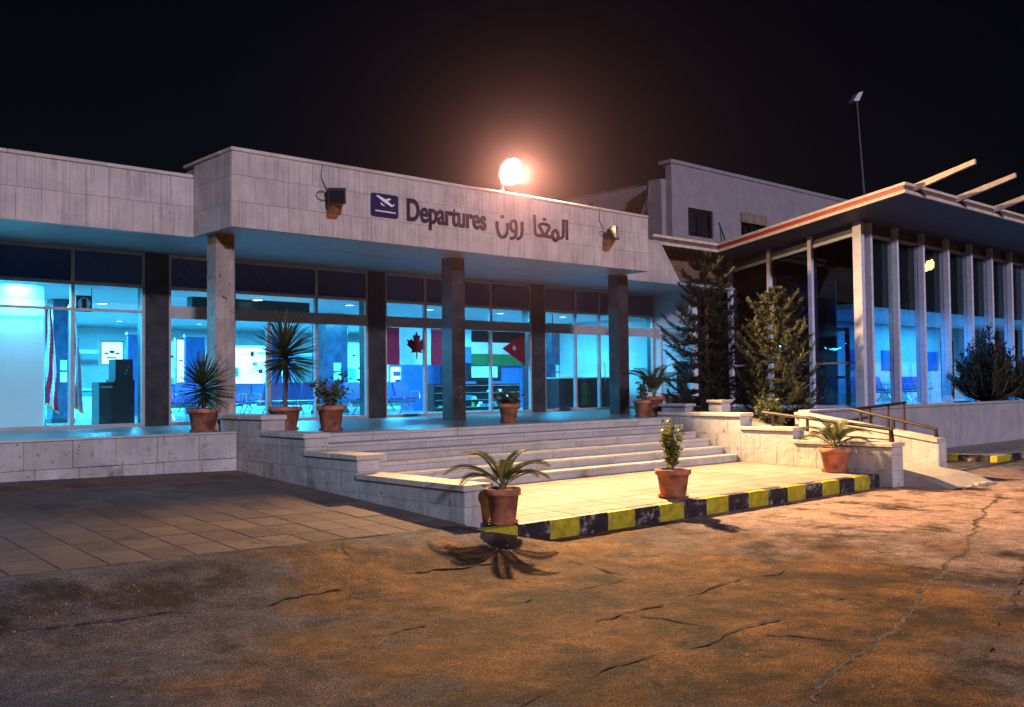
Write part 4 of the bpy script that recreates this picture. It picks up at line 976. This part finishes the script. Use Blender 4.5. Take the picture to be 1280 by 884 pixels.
cs = (a1-.42, (z0+z1)/2+.02); MB().prism([(cs[0]+(.085 if i % 2 == 0 else .045)*math.cos(i*math.pi/7), yf-.036, cs[1]+(.085 if i % 2 == 0 else .045)*math.sin(i*math.pi/7)) for i in range(14)], (0, -.003, 0)).build('star', 'flag_white', t)

# ================================================================== PLANTS
def pot(t, x, y, z, r, h, saucer=True):
    p_ = MB().lathe([(r*.66, 0), (r*.70, .01), (r*.90, h*.80), (r*.99, h*.80), (r*1.02, h*.84), (r*1.02, h*.98), (r*.96, h), (r*.90, h*.97), (r*.86, h*.86)], (x, y, z+.012), 32)
    o = p_.build('pot', 'terracotta', t, True)
    MB().lathe([(.001, h*.89), (r*.875, h*.87)], (x, y, z+.012), 20).build('soil', 'soil', o)
    if saucer: MB().lathe([(.001, 0), (r*.80, 0), (r*.90, .035), (r*.86, .035), (r*.80, .012), (.001, .011)], (x, y, z+.0), 28).build('saucer', 'terracotta', o)
_leaf = {}
def strap_leaf(L, wd, mat, droop):
    key = (round(L, 2), mat, round(droop, 2))
    if key not in _leaf:
        m = MB(); n = 6
        for i in range(n+1):
            u = i/n; w_ = wd*(.55+.9*u)*(1-u)**.55*1.2 if u < 1 else 0; z = -droop*L*u*u
            m.v += [(L*u, -w_, z+w_*.5), (L*u, 0, z), (L*u, w_, z+w_*.5)]
        for i in range(n): o = 3*i; m.f += [(o, o+1, o+4, o+3), (o+1, o+2, o+5, o+4)]
        me = bpy.data.meshes.new('leaf'); me.from_pydata(m.v, [], m.f); me.materials.append(M[mat]); _leaf[key] = me
    return _leaf[key]
def yucca(label, x, y, r, h, trunk, crown, n, seed):
    rg = random.Random(seed); t = thing('potted_yucca', label, 'potted plant', (x, y, PZ))
    pot(t, x, y, PZ, r, h); zb = PZ+h*.88
    MB().tube([(x, y, zb-.02), (x+.02, y, zb+trunk*.5), (x+.01, y+.01, zb+trunk)], [.05, .042, .05], 8).build('trunk', 'bark', t, True)
    vr = [strap_leaf(crown*f, .018, 'yucca_leaf', d) for f, d in ((1, .02), (.88, .06), (.75, .12))]
    for i in range(n):
        u = (i+.5)/n; el = math.asin(1-1.62*u); az = i*2.39996+rg.uniform(-.2, .2)
        o = link('leaf', vr[i % 3], t, (x+.01, y+.01, zb+trunk+(.30*crown)*(1-1.5*u)))
        o.rotation_euler = (rg.uniform(-.5, .5), -el+rg.uniform(-.12, .12), az); s_ = rg.uniform(.85, 1.1)*(1 if el > -.3 else .85); o.scale = (s_,)*3
def palm(label, x, y, z, r, h, n, L, seed, mat='palm_leaf', rise=1.0):
    rg = random.Random(seed); t = thing('potted_palm', label, 'potted plant', (x, y, z)); pot(t, x, y, z, r, h); zb = z+h*.88
    MB().lathe([(.06, -.02), (.055, .05), (.03, .12), (.001, .15)], (x, y, zb), 10).build('stem', 'palm_stem', t, True)
    for i in range(n):
        az = i*2.39996+rg.uniform(-.2, .2); e0 = rg.uniform(.65, 1.25)*rise if i > 1 else 1.4; LL = L*rg.uniform(.8, 1.1); m = MB(); pts = []; p_ = np.array((x, y, zb+.06)); el = e0; N = 16
        dirh = np.array((math.cos(az), math.sin(az), 0)); side = np.array((-math.sin(az), math.cos(az), 0))
        for q in range(N+1):
            pts.append(p_.copy()); p_ = p_+LL/N*(math.cos(el)*dirh+math.sin(el)*np.array((0, 0, 1))); el -= (1.55/N)*(.5+q/N)
        m.tube(pts, [.009*(1-.8*q/N) for q in range(N+1)], 4)
        for q in range(3, N+1):
            for f in (0., .5):
                if q == N and f: continue
                b_ = pts[q]*(1-f)+pts[min(q+1, N)]*f; tn = pts[q]-pts[q-1]; tn /= np.linalg.norm(tn); ll = LL*.24*math.sin(math.pi*(.18+.75*q/N))+.02
                for sg in (-1, 1):
                    dv = side*sg*.78+tn*.62+np.array((0, 0, .30)); dv /= np.linalg.norm(dv); up = np.cross(dv, tn); up /= np.linalg.norm(up)+1e-9
                    wv = np.cross(dv, up)*.011; tip = b_+dv*ll+np.array((0, 0, -.10*ll))
                    m.add([b_-wv*.6, b_+dv*ll*.45-wv, tip, b_+dv*ll*.45+wv], [(0, 1, 2, 3)])
        m.build('frond', mat, t)
def shrub(label, x, y, z, r, h, H, Wd, nleaf, ls, mat, seed, cols=1, nb=9, name='potted_shrub', withpot=True, cat='potted plant'):
    rg = random.Random(seed); t = thing(name, label, cat, (x, y, z))
    if withpot: pot(t, x, y, z, r, h)
    zb = z+h*.88; st_ = MB(); lv = MB()
    for b in range(nb):
        az = rg.uniform(0, 6.28); rr = Wd*rg.uniform(.25, 1)**.7; hh = H*rg.uniform(.55, 1)
        p0 = np.array((x, y, zb-.02)); p2 = np.array((x+rr*math.cos(az), y+rr*math.sin(az), zb+hh)); p1 = (p0+p2)/2+np.array((-.15*rr*math.cos(az), -.15*rr*math.sin(az), .1*hh))
        pts = [p0, p1*.5+(p0+p1)/4+0*p1 if False else (p0+p1)/2, p1, p2]; st_.tube(pts, [.012, .010, .007, .003], 5)
        for q in range(nleaf):
            u = rg.uniform(.22, 1.05); c_ = p1*(1-(u-.5)*2)+p2*((u-.5)*2) if u > .5 else p0*(1-2*u)+p1*2*u
            c_ = c_+np.array([rg.gauss(0, .05*Wd/.3) for _ in range(3)])
            d = np.array([rg.gauss(0, 1), rg.gauss(0, 1), rg.gauss(.35, .7)]); d /= np.linalg.norm(d); s_ = np.cross(d, [rg.gauss(0, 1) for _ in range(3)]); s_ /= np.linalg.norm(s_)+1e-9
            L = ls*rg.uniform(.6, 1.25); wv = s_*L*.28; nn = np.cross(d, s_)*L*.06
            lv.add([c_, c_+d*L*.35-wv+nn, c_+d*L*.7-wv*.8+nn, c_+d*L, c_+d*L*.7+wv*.8+nn, c_+d*L*.35+wv+nn], [(0, 1, 2, 3), (0, 3, 4, 5)])
    st_.build('stem', 'bark', t); lv.build('crown', mat, t)
yucca('short potted yucca with spiky crown standing beside the pale marble column', -.30, .48, .275, .40, .36, .62, 210, 1)
yucca('tall potted yucca with round spiky crown behind the stepped wall', 1.07, .08, .30, .40, .92, .78, 270, 2)
shrub('terracotta pot of loose dark shrub at the top left of the steps', 1.42, -.93, PZ, .245, .43, .60, .40, 26, .085, 'bush_leaf', 3, nb=14)
shrub('terracotta pot of low spreading plant beside the dark granite column', 5.36, -1.25, PZ, .21, .38, .26, .30, 26, .08, 'bush_leaf', 4, nb=14)
shrub('terracotta pot of small thin leaved shrub at the top right of the steps', 9.63, -1.12, PZ, .205, .37, .50, .20, 22, .07, 'bush_leaf', 5, nb=10)
palm('dark potted palm beside the low capped stone block', 10.55, -.72, PZ, .245, .44, 10, 1.05, 6, 'yucca_leaf', 1.15)
palm('potted palm with arching fronds on the kerb beside the stepped wall end', .40, -6.66, .075, .225, .43, 11, .78, 7)
shrub('potted yellow green shrub on the landing near the kerb', 4.02, -6.48, .08, .27, .42, .74, .17, 40, .085, 'shrub_leaf', 8, nb=16)
palm('potted palm on the landing beside the warm lit ramp wall', 9.35, -6.15, .09, .30, .45, 13, .82, 9)

def needles(m, rg, p0, d, L, n, nl, wd):
    for i in range(n):
        u = (i+rg.random())/n; c_ = p0+d*L*u; v = np.array([rg.gauss(0, 1) for _ in range(3)]); v -= d*(v@d); v /= np.linalg.norm(v)+1e-9
        e = d*rg.uniform(.5, 1.0)+v*.75; e /= np.linalg.norm(e); s_ = np.cross(e, v+d*.3); s_ /= np.linalg.norm(s_)+1e-9
        ln = nl*rg.uniform(.7, 1.2); m.add([c_-s_*wd, c_+s_*wd, c_+e*ln], [(0, 1, 2)])
def araucaria(label, x, y, z, H, rad, tiers, nbr, mat, seed, dens=1.0, low=.08, curl=.25, nl=.09, wd=.008, pw=.62):
    rg = random.Random(seed); t = thing('conifer_tree', label, 'tree', (x, y, z))
    MB().tube([(x, y, z-.05), (x+.03, y, z+H*.5), (x, y, z+H)], [.075, .05, .012], 8).build('trunk', 'bark', t, True)
    br = MB(); nd = MB()
    for k_ in range(tiers):
        u = low+(1-low)*(k_/(tiers-1))**.95; zz = z+H*u; Rr = rad*(1-u)**pw*rg.uniform(.85, 1.08)+.10
        for b in range(nbr):
            az = b*6.283/nbr+k_*.7+rg.uniform(-.25, .25); Lb = Rr*rg.uniform(.7, 1.1); N = 7; dh = np.array((math.cos(az), math.sin(az), 0)); sd = np.array((-math.sin(az), math.cos(az), 0))
            pts = [np.array((x, y, zz))+dh*Lb*q/N+np.array((0, 0, Lb*(-.16*math.sin(math.pi*q/N)+curl*(q/N)**2))) for q in range(N+1)]
            br.tube(pts, [.016*(1-.75*q/N)*(1-u*.5) for q in range(N+1)], 4, False)
            for q in range(1, N+1):
                for f in (0, .5):
                    if q == N and f: continue
                    c_ = pts[q]+(pts[min(N, q+1)]-pts[q])*f; tn = pts[q]-pts[q-1]; tn /= np.linalg.norm(tn)
                    for sg in (-1, 1):
                        if rg.random() > dens: continue
                        d = tn*.75+sd*sg*rg.uniform(.5, .9)+np.array((0, 0, rg.uniform(.0, .45))); d /= np.linalg.norm(d)
                        LL = (.34*Lb*(1-.55*q/N)+.07)*rg.uniform(.7, 1.15); needles(nd, rg, c_, d, LL, int(11+26*LL/.3), nl, wd)
            needles(nd, rg, pts[-2], (pts[-1]-pts[-2])/np.linalg.norm(pts[-1]-pts[-2]), Lb*.2, 14, nl, wd)
    needles(nd, rg, np.array((x, y, z+H*.93)), np.array((0, 0, 1.)), H*.09, 40, nl, wd)
    tag(br.build('branches', 'bark', t), kind='stuff'); tag(nd.build('crown', mat, t), kind='stuff')
a1_ = at((884, 500), 'x', 13.0); a2_ = at((972, 500), 'x', 13.1)
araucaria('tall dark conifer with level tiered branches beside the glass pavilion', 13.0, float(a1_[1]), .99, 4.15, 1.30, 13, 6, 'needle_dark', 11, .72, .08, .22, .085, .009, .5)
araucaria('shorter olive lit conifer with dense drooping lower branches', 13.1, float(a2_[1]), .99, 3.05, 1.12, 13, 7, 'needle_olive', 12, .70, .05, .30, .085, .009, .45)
shrub('low leafy bush between the stepped wall and the conifers', 11.4, -3.35, .85, 0, 0, .55, .36, 60, .10, 'bush_leaf', 13, nb=16, name='leafy_bush', withpot=False, cat='bush')
def conifer_bush(label, x, y, z, H, rad, nbr, seed, mat='needle_dark'):
    rg = random.Random(seed); t = thing('conifer_bush', label, 'bush', (x, y, z)); br = MB(); nd = MB()
    for b in range(nbr):
        az = rg.uniform(0, 6.28); s_ = rg.uniform(0, 1)**.6; out = rad*s_*rg.uniform(.5, 1.05); top = H*(1-.62*s_**1.4)*rg.uniform(.55, 1.08)
        p0 = np.array((x, y, z)); p1 = np.array((x+out*.7*math.cos(az), y+out*.7*math.sin(az), z+top*.45)); p2 = np.array((x+out*math.cos(az), y+out*math.sin(az), z+top))
        br.tube([p0, p1, p2], [.025, .015, .004], 4, False)
        for q in range(16):
            u = q/15; c_ = p0*(1-u)**2+2*p1*u*(1-u)+p2*u*u
            for _ in range(2):
                d = (p2-p1)/np.linalg.norm(p2-p1)*.8+np.array([rg.gauss(0, .6), rg.gauss(0, .6), rg.gauss(.25, .4)]); d /= np.linalg.norm(d); needles(nd, rg, c_, d, rg.uniform(.10, .24), 18, .07, .013)
    tag(br.build('branches', 'bark', t), kind='stuff'); tag(nd.build('crown', mat, t), kind='stuff')
for label, px, H, rad, sd in (('bushy dark conifer shrub in the planter before the pavilion fins', 1236, 2.25, 1.35, 21), ('dark conifer shrub partly beyond the pavilion planter end', 1292, 1.7, 1.1, 22)):
    c_ = at((px, 505), 'y', -3.0); conifer_bush(label, float(c_[0]), -3.0, 1.07, H, rad, 190, sd)

# ================================================================== HAZE ADDED FOR THE LAMP GLOW
k = NB('added_haze'); k.t.nodes.remove(k.b); v_ = k.n('VolumePrincipled'); v_.inputs['Density'].default_value = .00030; v_.inputs['Color'].default_value = (1, .62, .92, 1); v_.inputs['Anisotropy'].default_value = .94  # pink-tinted volume added to make the halo round the roof lamp
k.l(v_.outputs[0], k.out.inputs['Volume'])
tag(MB().box((-60, -50, -1.3), (75, 45, 19.5)).build('added_haze', 'added_haze'), 'thin pink volume added for the glow round the roof floodlight', 'added_haze', kind='stuff')
